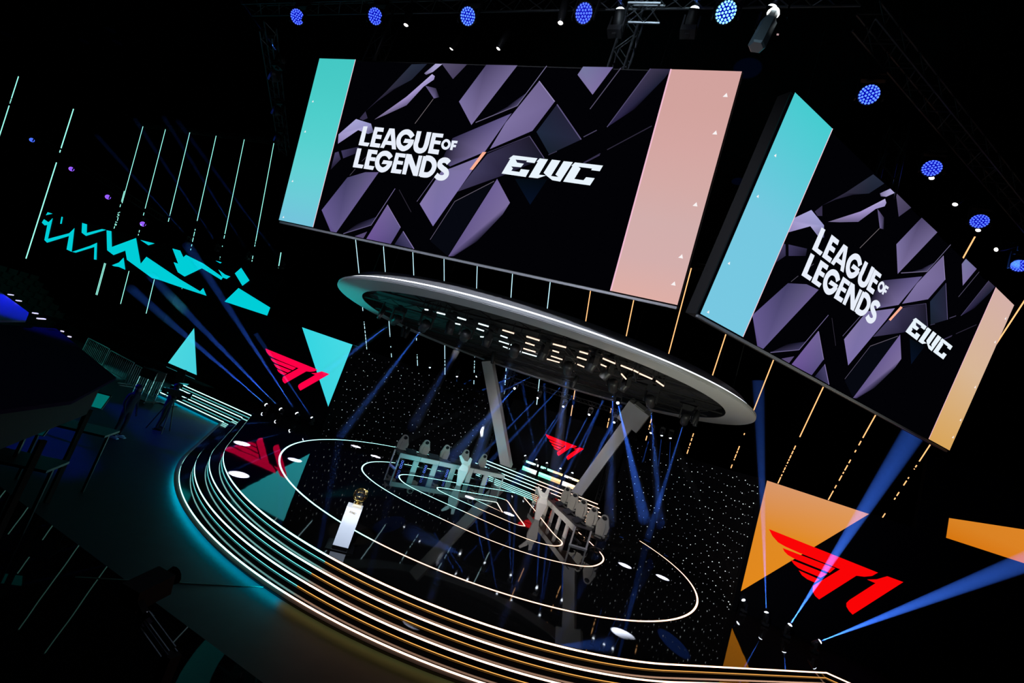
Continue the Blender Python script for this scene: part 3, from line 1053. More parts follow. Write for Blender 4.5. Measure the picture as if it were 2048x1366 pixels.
# light racks under the canopy
rows = [
    [((850, 619), (856, 620))], [((874, 625), (890, 629))],
    [((915, 635), (932, 640)), ((911, 647), (920, 649))],
    [((957, 647), (977, 653)), ((953, 657), (968, 662)), ((961, 673.5), (969, 674))],
    [((1005, 660), (1028, 667)), ((1001, 671), (1015, 676)), ((998, 682), (1023, 690)), ((1006, 693), (1023, 699))],
    [((1053, 673), (1079, 681)), ((1050, 685), (1069, 691)), ((1044, 696), (1071, 704)), ((1039, 703), (1074, 713))],
    [((1106, 688), (1132, 695)), ((1105, 701), (1118, 705)), ((1102, 712), (1127, 720)), ((1094, 718), (1119, 725))],
    [((1159, 703), (1176, 708)), ((1154, 714), (1173, 720)), ((1151, 727), (1168, 734))],
    [((1206, 717), (1230, 727)), ((1202, 729), (1221, 737))],
    [((1242, 731), (1265, 740)), ((1243, 748), (1252, 758))], [((1268, 741), (1276, 745))], [((1279, 747), (1304, 758))], [((1313, 762), (1327, 772))]]
for i, rk in enumerate(rows):
    pts = [[atZ(q, 6.3) for q in L] for L in rk]
    cx = sum(p_.x for L in pts for p_ in L)/(2*len(pts)); cy_ = sum(p_.y for L in pts for p_ in L)/(2*len(pts))
    warm = 4.5 <= i
    t = thing('light_rack', 'black rack of short %s light bars under the ring, %s from the left' % ('orange-white' if warm else 'cool white', NEWS[i]), 'light rack', (cx, cy_, 6.3), group='light racks under the ring canopy')
    x0 = min(p_.x for L in pts for p_ in L)-cx; x1 = max(p_.x for L in pts for p_ in L)-cx
    y0 = min(p_.y for L in pts for p_ in L)-cy_-0.1; y1 = max(p_.y for L in pts for p_ in L)-cy_+0.1
    m = MB()
    for xx in (x0-0.02, x1+0.02):
        m.bar((xx, y0, 0.03), (xx, y1, 0.03), 0.025)
    for yy in (y0, y1):
        m.bar((x0-0.02, yy, 0.03), (x1+0.02, yy, 0.03), 0.025)
        m.bar((x0, yy, 0.03), (x0, yy, 0.3), 0.02)
        m.bar((x1, yy, 0.03), (x1, yy, 0.3), 0.02)
    m.build('rack_frame', DARK, t)
    for j, L in enumerate(pts):
        s = MB()
        cl = (1.0, 0.68, 0.5) if (i >= 5 and not (i == 5 and j == 3)) or (i == 4 and j == 0) else (0.75, 0.95, 1.0)
        s.tube([L[0]-Vector((cx, cy_, 6.3)), L[1]-Vector((cx, cy_, 6.3))], 0.022, 6, col=cl)
        s.build('light_bar', mat_attr('rack_bar', 1.6, sample=False), t, attr=True)

# ---------------------------------------------------------------- slanted pillars
for sgn in (-1, 1):
    t = thing('slanted_pillar', 'white slanted pillar at the back of the stage leaning %s' % ('left over the star wall beside the teal desk' if sgn < 0 else 'right over the star wall beside the orange desk'), 'pillar', (sgn*2.3, 27.4, 0.6), group='slanted pillars holding the ring')
    foot = Vector((0, 0, 0.0)); top = Vector((sgn*2.3, -3.1, 5.84))
    m = MB()
    m.bar(foot, top, 0.62, 0.55, up=(0, 1, 0))
    m.build('shaft', WPANEL, t)
    m = MB()
    m.box((0, 0.05, 0.03), (0.95, 0.9, 0.06))
    m.build('base_plate', DARK, t)
    m = MB()
    m.bar(top*0.82, top*0.995, 1.25, 0.7, up=(0, 1, 0))
    if sgn > 0:
        m.build('bracket', WPANEL, t)

# ---------------------------------------------------------------- moving heads with beams in the haze
BLUE = (0.05, 0.2, 1.0)


def head_parts(hang):
    """base box and yoke with the head pivot at the origin; hang: base above, else base below"""
    s = 1 if hang else -1
    b = MB(); b.box((0, 0, s*0.36), (0.34, 0.26, 0.14)); b.box((0, 0, s*0.45), (0.1, 0.1, 0.06))
    y = MB()
    y.box((0.17, 0, s*0.14), (0.04, 0.12, 0.36)); y.box((-0.17, 0, s*0.14), (0.04, 0.12, 0.36)); y.box((0, 0, s*0.29), (0.38, 0.14, 0.04))
    return b, y


_base = {}
HEADB = MB()
HEADB.lathe((0, 0, 0), [(0.001, 0.2), (0.08, 0.2), (0.13, 0.14), (0.135, 0.0), (0.12, -0.1), (0.12, -0.2), (0.095, -0.205), (0.09, -0.18)], 16)
LENSB = MB()
LENSB.ball((0, 0, -0.185), 0.088, 14, 8, (1, 1, 0.75))
_proto = {}


def moving_head(pos, target, label, group, hang=True, beam=8.0, spread=1.6, energy=9000, color=BLUE, lens_r=1.0, scale=1.0, haze=True, reach=True):
    pos = Vector(pos)
    d = (Vector(target)-pos).normalized()
    t = thing('moving_head_light', label, 'stage light', pos, group=group)
    rz = math.atan2(d.y, d.x)-PI/2
    if hang not in _proto:
        b, y = head_parts(hang)
        _proto[hang] = (b.build('base', DARK), y.build('yoke', DARK), HEADB.build('head', DARK, smooth=True) if 'h' not in _proto else None)
        if 'h' not in _proto:
            _proto['h'] = (_proto[hang][2], LENSB.build('lens', LENS))
        new = True
        objs = [_proto[hang][0], _proto[hang][1]]
        if _proto[hang][2]:
            objs += [_proto['h'][0], _proto['h'][1]]
        else:
            objs += [_proto['h'][0].copy(), _proto['h'][1].copy()]
            COL.objects.link(objs[2]); COL.objects.link(objs[3])
    else:
        objs = [_proto[hang][0].copy(), _proto[hang][1].copy(), _proto['h'][0].copy(), _proto['h'][1].copy()]
        for o in objs:
            COL.objects.link(o)
    q = d.to_track_quat('-Z', 'Y')
    for i, o in enumerate(objs):
        o.parent = t
        o.scale = (scale,)*3
        if i < 2:
            o.rotation_euler = (0, 0, rz if i == 1 else 0)
        else:
            o.rotation_mode = 'QUATERNION'
            o.rotation_quaternion = q
    objs[3].parent = objs[2]
    objs[3].rotation_quaternion = (1, 0, 0, 0)
    objs[3].scale = (lens_r,)*2+(1,)
    l = lamp('lamp', 'SPOT', d*0.28*scale, energy*4.6, color, size=0.004, spot=2*spread, blend=0.35)
    l.rotation_euler = q.to_euler()
    l.parent = t
    if haze:
        if reach and d.z < -0.05 and beam > 3:
            beam = min(15.0, max(beam, (pos.z-0.01)/-d.z))
            for _ in range(40):     # stop at the curved star wall or the back wall of the stage
                e = pos+d*beam
                if (math.hypot(e.x, e.y-CY) > 9.4 and e.y > CY and pos.y < 27) or e.z < 0.02 or e.y > 31.2:
                    beam *= 0.97
        m = MB()
        x = d.orthogonal().normalized(); y = d.cross(x)
        n = 14
        r0, r1 = 0.075*scale, 0.075*scale+beam*math.tan(math.radians(spread))
        vs = []
        for rr, dd in ((r0, 0.255*scale), (r1, beam)):
            for k in range(n):
                a = 2*PI*k/n
                vs.append(d*dd+(x*math.cos(a)+y*math.sin(a))*rr)
        fs = [(k, (k+1) % n, n+(k+1) % n, n+k) for k in range(n)]+[tuple(range(n)), tuple(reversed(range(n, 2*n)))]
        m.add(vs, fs)
        o = m.build('light_beam', HAZE, t)
        o['label'] = 'blue beam of light in the haze'
    return t


def z6(x, y): return (500+x/3.4133, 500+y/3.4133)
def z7(x, y): return (900+x/3.4133, 550+y/3.4133)


# back row on the floor behind the desks
bf = [((1052, 916), (1012, 800)), ((1074, 924), (1040, 745)), ((1094, 931), (1088, 745)), ((1120, 942), (1150, 790)), ((1143, 950), (1185, 850)), ((1165, 958), (1232, 830))]
for i, (a, b) in enumerate(bf):
    moving_head(atY(a, 30.0), atY(b, 29.0), 'small stage light on the back landing aiming up, %s from the left' % NEWS[i], 'stage lights on the back landing', hang=False, beam=5.5, spread=1.1, energy=9000, scale=0.8)
# two rows hanging at the back
mid = [((1049, 742), (900, 810), 11), ((1071, 749), (1000, 785), 9), ((1128, 767), (1040, 860), 9), ((1155, 775), (1040, 960), 9), ((1211.5, 791), (1140, 930), 7),
       ((1030, 776), (1008, 800), 4), ((1078, 793), (973, 900), 7), ((1128.5, 810), (1060, 915), 6), ((1180, 826), (1118, 940), 6), ((1230, 841.5), (1172, 950), 6)]
for i, (a, b, L) in enumerate(mid):
    A = atY(a, 28.0)
    moving_head(A, atY(b, 26.0 if i < 5 else 25.0), 'small hanging stage light at the back, %s row, %s from the left' % ('upper' if i < 5 else 'lower', NEWS[i % 5]), 'hanging stage lights at the back', beam=L, spread=1.1, energy=9500, scale=0.8)
moving_head(atY((1235, 803), 24.0), atY((1310, 1130), 15.0), 'hanging stage light above the right pillar with a long bright blue beam', 'hanging stage lights at the back', beam=9.0, spread=1.5, energy=16000, scale=0.9, reach=False)
for i, (a, b, L) in enumerate((((860, 731), (850, 850), 5), ((914, 749), (913, 830), 3), ((956.5, 751), (925, 770), 3))):
    moving_head(atY(a, 26.5), atY(b, 26.0), 'small stage light hung before the left star wall, %s from the left' % NEWS[i], 'stage lights hung before the star walls', beam=L, spread=0.9, energy=3500, scale=0.7)
for i, (a, b, L) in enumerate((((1303, 861), (1296, 886), 1.8), ((1324, 866), (1321, 893), 1.8), ((1341, 871), (1340, 898), 1.8))):
    moving_head(atY(a, 25.0), atY(b, 24.8), 'small stage light hung before the right star wall, %s from the left' % NEWS[i], 'stage lights hung before the star walls', beam=L, spread=1.2, energy=2500, scale=0.7)
# ring fixtures
fx = [((792, 640), (690, 715), 17.0, 9), ((849.5, 651.5), (690, 860), 19.0, 11), ((931, 671), (850, 810), 20.0, 9), ((1029.5, 701), (955, 910), 21.0, 9), ((1136, 736), (1112, 930), 21.0, 9),
      ((1226, 771), (1222, 940), 20.0, 8), ((1300, 802), (1311, 930), 20.0, 7), ((1370, 837), (1338, 940), 21.0, 6)]
for i, (a, b, Yt, L) in enumerate(fx):
    A = atZ(a, 5.95)
    moving_head(A, atY(b, Yt), 'large black stage light hanging inside the ring, %s from the left' % NEWS[i], 'stage lights inside the ring', beam=L, spread=1.3, energy=8000 if i != 2 else 2500, scale=1.25)
    t_ = list(COL.objects)[-1]
for i, q in enumerate(((900, 655), (975, 680), (1087, 705), (1185, 728), (1250, 770), (1215, 745))):
    A = atZ(q, 6.15)
    t = thing('moving_head_light', 'unlit black stage light between the racks under the ring, %s from the left' % NEWS[[0, 1, 2, 3, 5, 4][i]], 'stage light', A, group='unlit stage lights inside the ring')
    for k, nm in ((0, 'base'), (1, 'yoke')):
        o = _proto[True][k].copy(); COL.objects.link(o); o.parent = t; o.scale = (1.2,)*3
    o = _proto['h'][0].copy(); COL.objects.link(o); o.parent = t; o.scale = (1.2,)*3; o.rotation_mode = 'XYZ'; o.rotation_euler = (0.2, 0.1*i, 0)
# left floor lights
lf = [((535, 812), (255, 571), 12.0), ((564, 821), (311, 561), 12.0), ((596, 830), (407, 540), 12.0), ((626, 839), (560, 740), 5.0)]
for i, (a, b, L) in enumerate(lf):
    moving_head(atY(a, 18.4), atY(b, 16.5), 'stage light on the deck before the left LED wall, %s from the left' % NEWS[i], 'stage lights before the left LED wall', hang=False, beam=L, spread=1.3, energy=17000 if i < 3 else 5000, scale=0.6, lens_r=1.6 if i < 3 else 1.2)
rf = [((1490, 1207), (1425, 1060), 6, 1.0, 1500), ((1533, 1233), (1527, 1060), 8, 1.6, 11000), ((1576, 1256), (1715, 1040), 11, 2.4, 22000), ((1632, 1286), (2048, 1125), 11, 2.4, 22000)]
for i, (a, b, L, sp, en) in enumerate(rf):
    A = atZ(a, 0.3)
    moving_head(A, atY(b, A.y+(-0.12 if i == 1 else -0.8)), 'stage light on the deck before the right LED wall, %s from the left' % NEWS[i], 'stage lights before the right LED wall', hang=False, beam=L, spread=sp, energy=en, scale=0.62, lens_r=1.25)

for i, (a, b) in enumerate((((379, 478), (147, 219)), ((437, 493), (239, 191)), ((499, 509), (300, 190)), ((566, 527), (376, 270)))):
    A = atY(a, 19.3)
    moving_head(A, atY(b, 17.5), 'small stage light on top of the left band screen, %s from the left' % NEWS[i], 'stage lights above the left band screen', hang=False, beam=14, spread=0.7, energy=3500, scale=0.8)
for i, (a, b) in enumerate((((1238, 39), (1246, -30)), ((1384, 38), (1402, -30)), ((1534, 36), (1572, -40)), ((563, 117), (470, -20)))):
    A = atZ(a, 13.05)
    moving_head(A, atY(b, A.y-0.4), ('upward stage light on the high truss over the middle of the front screen', 'upward stage light on the high truss over the pink band', 'upward stage light beside the long grey spotlight', 'upward stage light on the high truss at the teal end of the front screen')[i], 'upward stage lights on the high truss', hang=False, beam=3.5 if i < 3 else 6, spread=2.0 if i < 3 else 0.9, energy=4500, scale=0.9, lens_r=1.2)

# ---------------------------------------------------------------- blinder bars under the far emblem
for j, z in enumerate((0.9, 0.49)):
    for i, (x0, x1, c0, c1) in enumerate(((-1.98, -0.96, (0.1, 0.9, 0.5), (0.9, 1.0, 1.0)), (-0.79, 0.76, (0.25, 1.0, 0.65), (1.0, 0.55, 0.2)), (0.9, 1.95, (1.0, 0.95, 1.0), (1.0, 0.6, 0.15)))):
        t = thing('blinder_bar', '%s bright light bar below the far emblem, %s row' % (('teal-green', 'teal-to-orange', 'white-to-orange')[i], ('upper', 'lower')[j]), 'light bar', ((x0+x1)/2, 29.9, z+0.18), group='bright light bars under the far emblem')
        L = x1-x0
        m = MB(); m.box((0, 0.06, 0), (L, 0.1, 0.16)); m.build('housing', DARK, t)
        m = MB()
        for xx in (-L/2+0.08, L/2-0.08):
            m.bar((xx, 0.08, -0.07), (xx, 0.08, -(z+0.18)+0.61), 0.03)
        m.build('stand', DARK, t)
        s = MB()
        n = 12
        for k in range(n):
            if i == 1:
                ca = c0 if k < n*0.53 else c1
                cb = ca
            else:
                ca = tuple(c0[q]*(1-k/n)+c1[q]*k/n for q in range(3)); cb = tuple(c0[q]*(1-(k+1)/n)+c1[q]*(k+1)/n for q in range(3))
            xa, xb = -L/2+L*k/n, -L/2+L*(k+1)/n
            s.add([(xa, 0, -0.065), (xb, 0, -0.065), (xb, 0, 0.065), (xa, 0, 0.065)], [(0, 1, 2, 3)], [ca, cb, cb, ca])
        s.build('lamp_face', mat_attr('blinder', 2.8), t, attr=True)

# ---------------------------------------------------------------- high LED wash lights and small white spots
def led_wash(pos, target, label, group, col, scale=1.0):
    pos = Vector(pos)
    d = (Vector(target)-pos).normalized()
    t = thing('led_wash_light', label, 'stage light', pos, group=group)
    q = d.to_track_quat('-Z', 'Y')
    m = MB(); m.lathe((0, 0, 0), [(0.001, 0.22), (0.15, 0.2), (0.21, 0.05), (0.22, -0.06), (0.2, -0.07), (0.195, -0.03), (0.001, -0.03)], 20)
    h = m.build('head', DARK, t); h.rotation_mode = 'QUATERNION'; h.rotation_quaternion = q; h.scale = (scale,)*3
    m = MB()
    for rr, n in ((0.0, 1), (0.065, 6), (0.125, 12), (0.175, 18)):
        for k in range(n):
            a = 2*PI*k/n
            m.lathe((rr*math.cos(a), rr*math.sin(a), -0.04), [(0.001, -0.004), (0.023, 0.0)], 8)
    key = 'wash_%d' % int(col[0]*100+col[1]*10)
    l = m.build('led_cells', mat(key, (0, 0, 0), 1, emit=col, strength=2.2, sample=False), h)
    m = MB(); m.lathe((0, 0, 0), [(0.001, -0.036), (0.19, -0.036)], 20)
    m.build('face', mat(key+'b', (0.01, 0.01, 0.02), 0.3, emit=(0.0, 0.0, 0.55), strength=0.8, sample=False), h)
    m = MB(); m.box((0.25*scale, 0, 0.1*scale), (0.03, 0.08, 0.5*scale)); m.box((-0.25*scale, 0, 0.1*scale), (0.03, 0.08, 0.5*scale)); m.box((0, 0, 0.36*scale), (0.53*scale, 0.1, 0.06)); m.box((0, 0, 0.46*scale), (0.36*scale, 0.26, 0.14))
    m.build('yoke', DARK, t)
    return t


wash = [((596, 34), 0.0), ((752, 33), 0.0), ((937, 33), 0.03), ((1169, 27), 0.0), ((1453, 25), 0.3), ((1740, 188), 0.03), ((1865, 335), 0.0), ((1960, 441), 0.0), ((2040, 530), 0.0)]
for i, (q, w) in enumerate(wash):
    A = atZ(q, 13.0)
    tg = CAM+Vector((0, 0, -1)) if i < 5 else A+Vector((-3.0, -4, -6.5))
    if i < 5:
        tg = Vector((-1+i*0.9, -2, 4))
    col = (0.06+w*0.6, 0.12+w*2.2, 1.0)
    led_wash(A, tg, 'round blue multi-cell wash light on the high truss, %s from the left' % NEWS[i], 'blue wash lights on the high truss', col)
for i, q in enumerate(((548, 152), (553, 222), (556, 277))):
    A = atZ(q, 13.0)
    led_wash(A, A+Vector((-5.5, -5.8, -4)), 'blue wash light seen almost edge-on above the left tubes, %s from the top' % NEWS[i], 'edge-on blue wash lights', (0.05, 0.15, 1.0))
for i, q in enumerate(((64, 280), (143, 338), (216, 394), (286, 448))):
    A = atY(q, 20.0)
    led_wash(A, CAM+Vector((-10, 0, -4)), 'small violet wash light far left among the slanting tubes, %s from the left' % NEWS[i], 'violet wash lights at far left', (0.35 if i else 0.08, 0.12, 1.0), scale=0.9)

pools = [(565, 1018), (940, 995), (1018, 1028), (484, 887), (590, 920), (478, 949), (840, 1207), (1057, 1283), (1199, 1277), (1247, 1269), (1325, 1155), (1250, 1131), (444, 920), (712, 893), (751, 913)]
whites = [(814, 42), (907, 90), (1001, 90), (1123, 37), (1868, 350), (1915, 403), (1961, 455), (2000, 497)]


def profile_spot(A, T, label, group, glow, rad=0.3, energy=260000):
    d = (T-A).normalized()
    t = thing('profile_spot', label, 'stage light', A, group=group)
    qd = d.to_track_quat('-Z', 'Y')
    m = MB(); m.lathe((0, 0, 0), [(0.001, 0.45), (0.09, 0.43), (0.1, 0.1), (0.075, -0.05), (0.07, -0.12), (0.06, -0.12)], 14)
    h = m.build('barrel', DARK, t, smooth=True); h.rotation_mode = 'QUATERNION'; h.rotation_quaternion = qd
    m = MB(); m.ball((0, 0, -0.1), 0.062, 12, 8, (1, 1, 0.6)); m.build('lens', LENSW if glow else DGLOSS, h, smooth=True)
    m = MB(); m.bar((0, 0, 0.1), (0, 0, 0.58), 0.04); m.build('bracket', DARK, t)
    if rad:
        dist = (T-A).length
        sp = math.degrees(rad/dist)*2
        l = lamp('lamp', 'SPOT', d*0.2, energy*6*(dist/12)**2, (0.85, 0.92, 1.0), size=0.02, spot=sp, blend=0.25)
        l.rotation_euler = qd.to_euler(); l.parent = t


ctr = Vector((0, CY, 0))
outer, inner = [], []
for q in pools:
    T = atZ(q, 0.0)
    (outer if (T-ctr).length > 8.3 else inner).append(T)
for i, q in enumerate(whites):
    A = atZ(q, 13.0 if i not in (1, 2) else 13.4)
    T = outer[i] if i < len(outer) else Vector((A.x*0.8, 9.0, 0))
    profile_spot(A, T, 'small white-glowing spotlight high above the stage, %s from the left' % NEWS[i], 'white spotlights on the high truss', True, 0.28 if i < len(outer) else 0)
for i, T in enumerate(sorted(inner, key=lambda v: v.x)):
    a = math.atan2(T.y-CY, T.x)
    rr = min(7.0, (T-ctr).length+1.0)
    A = Vector((rr*math.cos(a), CY+rr*math.sin(a), 5.92))
    profile_spot(A, T, 'small dark spotlight under the ring aimed straight down, %s from the left' % NEWS[i], 'dark downlights under the ring', False, 0.26, 260000)

# big cylindrical spotlight
A = atY((1545, 30), 6.0); B = atY((1512, 95), 6.0)
t = thing('follow_spot', 'long cylindrical grey spotlight hanging above the right end of the front screen', 'stage light', A)
dB = (B-A)
m = MB()
m.tube([dB*-0.05, dB*0.2, dB*0.22, dB*0.96, dB*1.0], [0.07, 0.08, 0.115, 0.125, 0.1], 6)
m.build('barrel', mat('steel_barrel', (0.1, 0.15, 0.17), 0.4, 0.5), t)
m = MB(); m.tube([dB*-0.12, dB*-0.04], [0.07, 0.09], 12); m.build('lens', LENSW, t)
m = MB(); m.bar(dB*0.1+Vector((0.2, 0, 0)), dB*0.6+Vector((0.2, 0, 0)), 0.03); m.bar(dB*0.1+Vector((0.2, 0, 0)), dB*0.1+Vector((0.2, 0, 2.0)), 0.03); m.build('yoke', CHROME, t)
lamp('rig_fill', 'SPOT', A+Vector((-1.2, -2.0, -1.5)), 25, (0.6, 0.85, 1.0), target=A+dB*0.6, size=0.2, spot=50)  # added lamp without a fixture, brightens the barrel


# trusses
def truss(name, a, b, w, label, group):
    a, b = Vector(a), Vector(b)
    o = thing(name, label, 'truss', a, group=group)
    d = b-a
    L = d.length
    dn = d.normalized()
    u = Vector((0, 0, 1)) if abs(dn.z) < 0.9 else Vector((1, 0, 0))
    x = dn.cross(u).normalized(); y = x.cross(dn).normalized()
    m = MB()
    cs = [x*w/2+y*w/2, -x*w/2+y*w/2, -x*w/2-y*w/2, x*w/2-y*w/2]
    for c in cs:
        m.tube([c, c+d], 0.026, 6)
    TA = BLACK if name in ('back_truss', 'tube_truss', 'side_truss') else mat('truss_alu', (0.08, 0.09, 0.1), 0.45, 0.8)
    m.build('chords', TA, o)
    m = MB()
    n = max(2, int(L/w))
    for i in range(n):
        for k in range(4):
            p0 = cs[k] if i % 2 else cs[(k+1) % 4]
            p1 = cs[(k+1) % 4] if i % 2 else cs[k]
            m.tube([p0+d*i/n, p1+d*(i+1)/n], 0.013, 5)
    m.build('lattice', TA, o)
    return o


truss('roof_truss', (-9.6, 8.0, 13.74), (7.2, 8.0, 13.74), 0.4, 'long roof truss above the front screen', 'roof trusses')
truss('roof_truss', (7.4, 8.6, 13.74), (16.5, 17.6, 13.74), 0.4, 'roof truss running above the right-hand screen', 'roof trusses')
truss('roof_truss', (-9.8, 8.9, 13.74), (-17.2, 16.5, 13.74), 0.4, 'roof truss running back at the left of the front screen', 'roof trusses')
tA, tB_ = atZ((1262, 8), 12.6), atZ((1326, 9), 12.6)
truss('roof_truss', tA, tB_, 0.42, 'short silvery truss piece at the top edge above the front screen', 'roof trusses')
lamp('rig_fill', 'SPOT', (tA+tB_)/2+Vector((0, -2.0, -1.0)), 260, (0.7, 0.9, 1.0), target=(tA+tB_)/2, size=0.1, spot=30)  # white lamp added to brighten the short truss piece
truss('drop_truss', (2.9, 8.3, 11.55), (2.9, 8.3, 13.6), 0.36, 'upright truss dropping to the top of the front screen', 'drop trusses')
truss('drop_truss', (9.15, 11.4, 11.55), (9.15, 11.4, 13.6), 0.36, 'upright truss dropping to the top of the right-hand screen', 'drop trusses')
truss('drop_truss', (-4.0, 8.3, 11.55), (-4.0, 8.3, 13.6), 0.36, 'upright truss dropping to the teal end of the front screen', 'drop trusses')

truss('back_truss', (-4.3, 28.0, 7.36), (3.6, 28.0, 7.36), 0.25, 'upper truss holding small stage lights at the back', 'back trusses')
truss('back_truss', (-4.6, 28.0, 6.02), (4.2, 28.0, 6.02), 0.25, 'lower truss holding small stage lights at the back', 'back trusses')
for x in (-4.2, 3.5):
    truss('back_truss', (x, 28.2, 0.6), (x, 28.2, 7.4), 0.25, 'upright truss at the %s of the back light trusses' % ('left' if x < 0 else 'right'), 'back trusses')

truss('tube_truss', (-17.2, 21.95, 13.68), (11.0, 21.95, 13.68), 0.25, 'black truss from which the leaning tubes over the stage hang', 'tube trusses')
truss('tube_truss', (-38.0, 19.4, 15.98), (-21.5, 19.4, 15.98), 0.25, 'black truss at the tops of the long slanting teal tubes', 'tube trusses')
a_, b_ = atY((64, 280), 20.0)+Vector((-1.5, 0.3, 0.75)), atY((286, 448), 20.0)+Vector((1.5, 0.3, 0.75))
truss('side_truss', a_, b_, 0.4, 'dark sloping truss carrying the violet wash lights at far left', 'side trusses')

# ---------------------------------------------------------------- desks
def desk(a, b, side, label):
    a, b = Vector((*a, 0)), Vector((*b, 0))
    d = (b-a)
    L = d.length
    rz = math.atan2(d.y, d.x)
    t = thing('player_desk', label, 'desk', a, rz=rz, group='player desks')
    s = side   # +1: players sit on +y side
    D = 0.75
    m = MB(); m.box((L/2, s*D/2, 0.735), (L, D, 0.03)); m.build('tabletop', mat('desk_top', (0.05, 0.045, 0.05), 0.4), t)
    n = 6
    for i in range(n):
        m = MB(); m.box((L*(i+0.5)/n, -s*0.015, 0.64), (L/n-0.02, 0.03, 0.2)); m.build('fascia_panel', WPANEL, t)
    for i in range(1, n):
        m = MB(); m.box((L*i/n-0.1, s*0.08, 0.27), (0.26, 0.06, 0.535)); m.build('support_panel', WPANEL, t)
    for x in (0.03, L-0.03):
        m = MB()
        m.bar((x, s*0.04, 0.0), (x, s*0.04, 0.72), 0.05); m.bar((x, s*(D-0.04), 0.0), (x, s*(D-0.04), 0.72), 0.05); m.bar((x, s*0.0, 0.03), (x, s*D, 0.03), 0.05)
        m.build('end_frame', WHITE, t)
    m = MB(); m.box((L/2, s*0.5, 0.12), (L-0.3, 0.08, 0.06)); m.build('cable_rail', DARK, t)
    bpy.context.view_layer.update()
    M = t.matrix_world.copy()
    return t, M, L


side_name = ('teal-lit', 'orange-lit')
ERGO = mat('screen_back', (0.02, 0.02, 0.025), 0.35)
SKY = mat('case_glow', (0.02, 0.02, 0.03), 0.3, emit=(0.1, 0.2, 1.0), strength=1.2)
REDG = mat('case_glow_red', (0.02, 0.01, 0.01), 0.3, emit=(1.0, 0.05, 0.03), strength=0.4)
SHELL = mat('chair_shell', (0.27, 0.26, 0.24), 0.5)


def chair(pos, rz, label, group, proto=[None]):
    if proto[0] is None:
        t = thing('gaming_chair', label, 'chair', pos, rz, group)
        # local: +y is the direction the sitter faces
        m = MB()
        prof = [(-0.2, 0.5), (-0.25, 0.75), (-0.27, 0.95), (-0.22, 1.05), (-0.17, 1.2), (-0.12, 1.31), (-0.05, 1.35), (0.05, 1.35), (0.12, 1.31), (0.17, 1.2), (0.22, 1.05), (0.27, 0.95), (0.25, 0.75), (0.2, 0.5)]
        Mx = Matrix.Translation((0, -0.2, 0)) @ Matrix.Rotation(math.radians(90), 4, 'X')
        m.prism(prof, -0.03, 0.05, Mx)
        m.build('backrest', SHELL, t)
        m = MB(); m.ball((0, -0.16, 1.22), 0.11, 12, 8, (1.0, 0.35, 0.75)); m.build('headrest', DGLOSS, t, smooth=True)
        m = MB(); m.prism([(-0.12, 0.55), (-0.14, 0.9), (-0.1, 1.04), (0.1, 1.04), (0.14, 0.9), (0.12, 0.55)], -0.012, 0.012, Matrix.Translation((0, -0.135, 0)) @ Matrix.Rotation(math.radians(90), 4, 'X')); m.build('back_pad', SHELL, t)
        m = MB(); m.box((0, 0.06, 0.47), (0.5, 0.5, 0.1)); m.box((0.25, 0.06, 0.51), (0.08, 0.46, 0.1)); m.box((-0.25, 0.06, 0.51), (0.08, 0.46, 0.1)); m.build('seat', DGLOSS, t)
        for sx in (-1, 1):
            m = MB(); m.bar((sx*0.32, 0.0, 0.45), (sx*0.32, 0.0, 0.66), 0.04); m.box((sx*0.32, 0.06, 0.68), (0.09, 0.28, 0.03)); m.build('armrest', DARK, t)
        m = MB(); m.tube([(0, 0, 0.1), (0, 0, 0.43)], 0.03, 8); m.build('gas_lift', DARK, t)
        m = MB()
        for k in range(5):
            a = 2*PI*k/5
            m.bar((0, 0, 0.1), (0.3*math.cos(a), 0.3*math.sin(a), 0.06), 0.05, 0.035)
            m.ball((0.3*math.cos(a), 0.3*math.sin(a), 0.031), 0.03, 8, 6)
        m.build('wheel_base', DARK, t)
        proto[0] = t
        return t
    c = copy_tree(proto[0])
    c.location = pos
    c.rotation_euler = (0, 0, rz)
    tag(c, label, group=group)
    return c


def monitor(pos, rz, label, group, proto=[None]):
    if proto[0] is None:
        t = thing('monitor', label, 'monitor', pos, rz, group)
        rot = Matrix.Rotation(math.radians(-55), 3, 'X')
        m = MB(); m.box((0, 0, 0.1), (0.55, 0.03, 0.28), rot); m.build('screen', ERGO, t)
        m = MB(); m.box((0, 0.0, 0.01), (0.2, 0.16, 0.02)); m.bar((0, 0, 0.01), (0, 0, 0.09), 0.04); m.build('stand', DARK, t)
        proto[0] = t
        return t
    c = copy_tree(proto[0]); c.location = pos; c.rotation_euler = (0, 0, rz)
    tag(c, label, group=group)
    return c


def tower(pos, rz, label, group, glow, proto={}):
    if glow.name not in proto:
        t = thing('computer_tower', label, 'computer', pos, rz, group)
        m = MB(); m.box((0, 0, 0.22), (0.2, 0.42, 0.44)); m.build('case', DGLOSS, t)
        m = MB()
        for k in range(3):
            for j in range(16):
                a0_, a1_ = 2*PI*j/16, 2*PI*(j+1)/16
                m.bar((0.05*math.cos(a0_), -0.214, 0.09+k*0.13+0.05*math.sin(a0_)), (0.05*math.cos(a1_), -0.214, 0.09+k*0.13+0.05*math.sin(a1_)), 0.012)
        m.build('fan_lights', glow, t)
        proto[glow.name] = t
        return t
    c = copy_tree(proto[glow.name]); c.location = pos; c.rotation_euler = (0, 0, rz)
    tag(c, label, group=group)
    return c


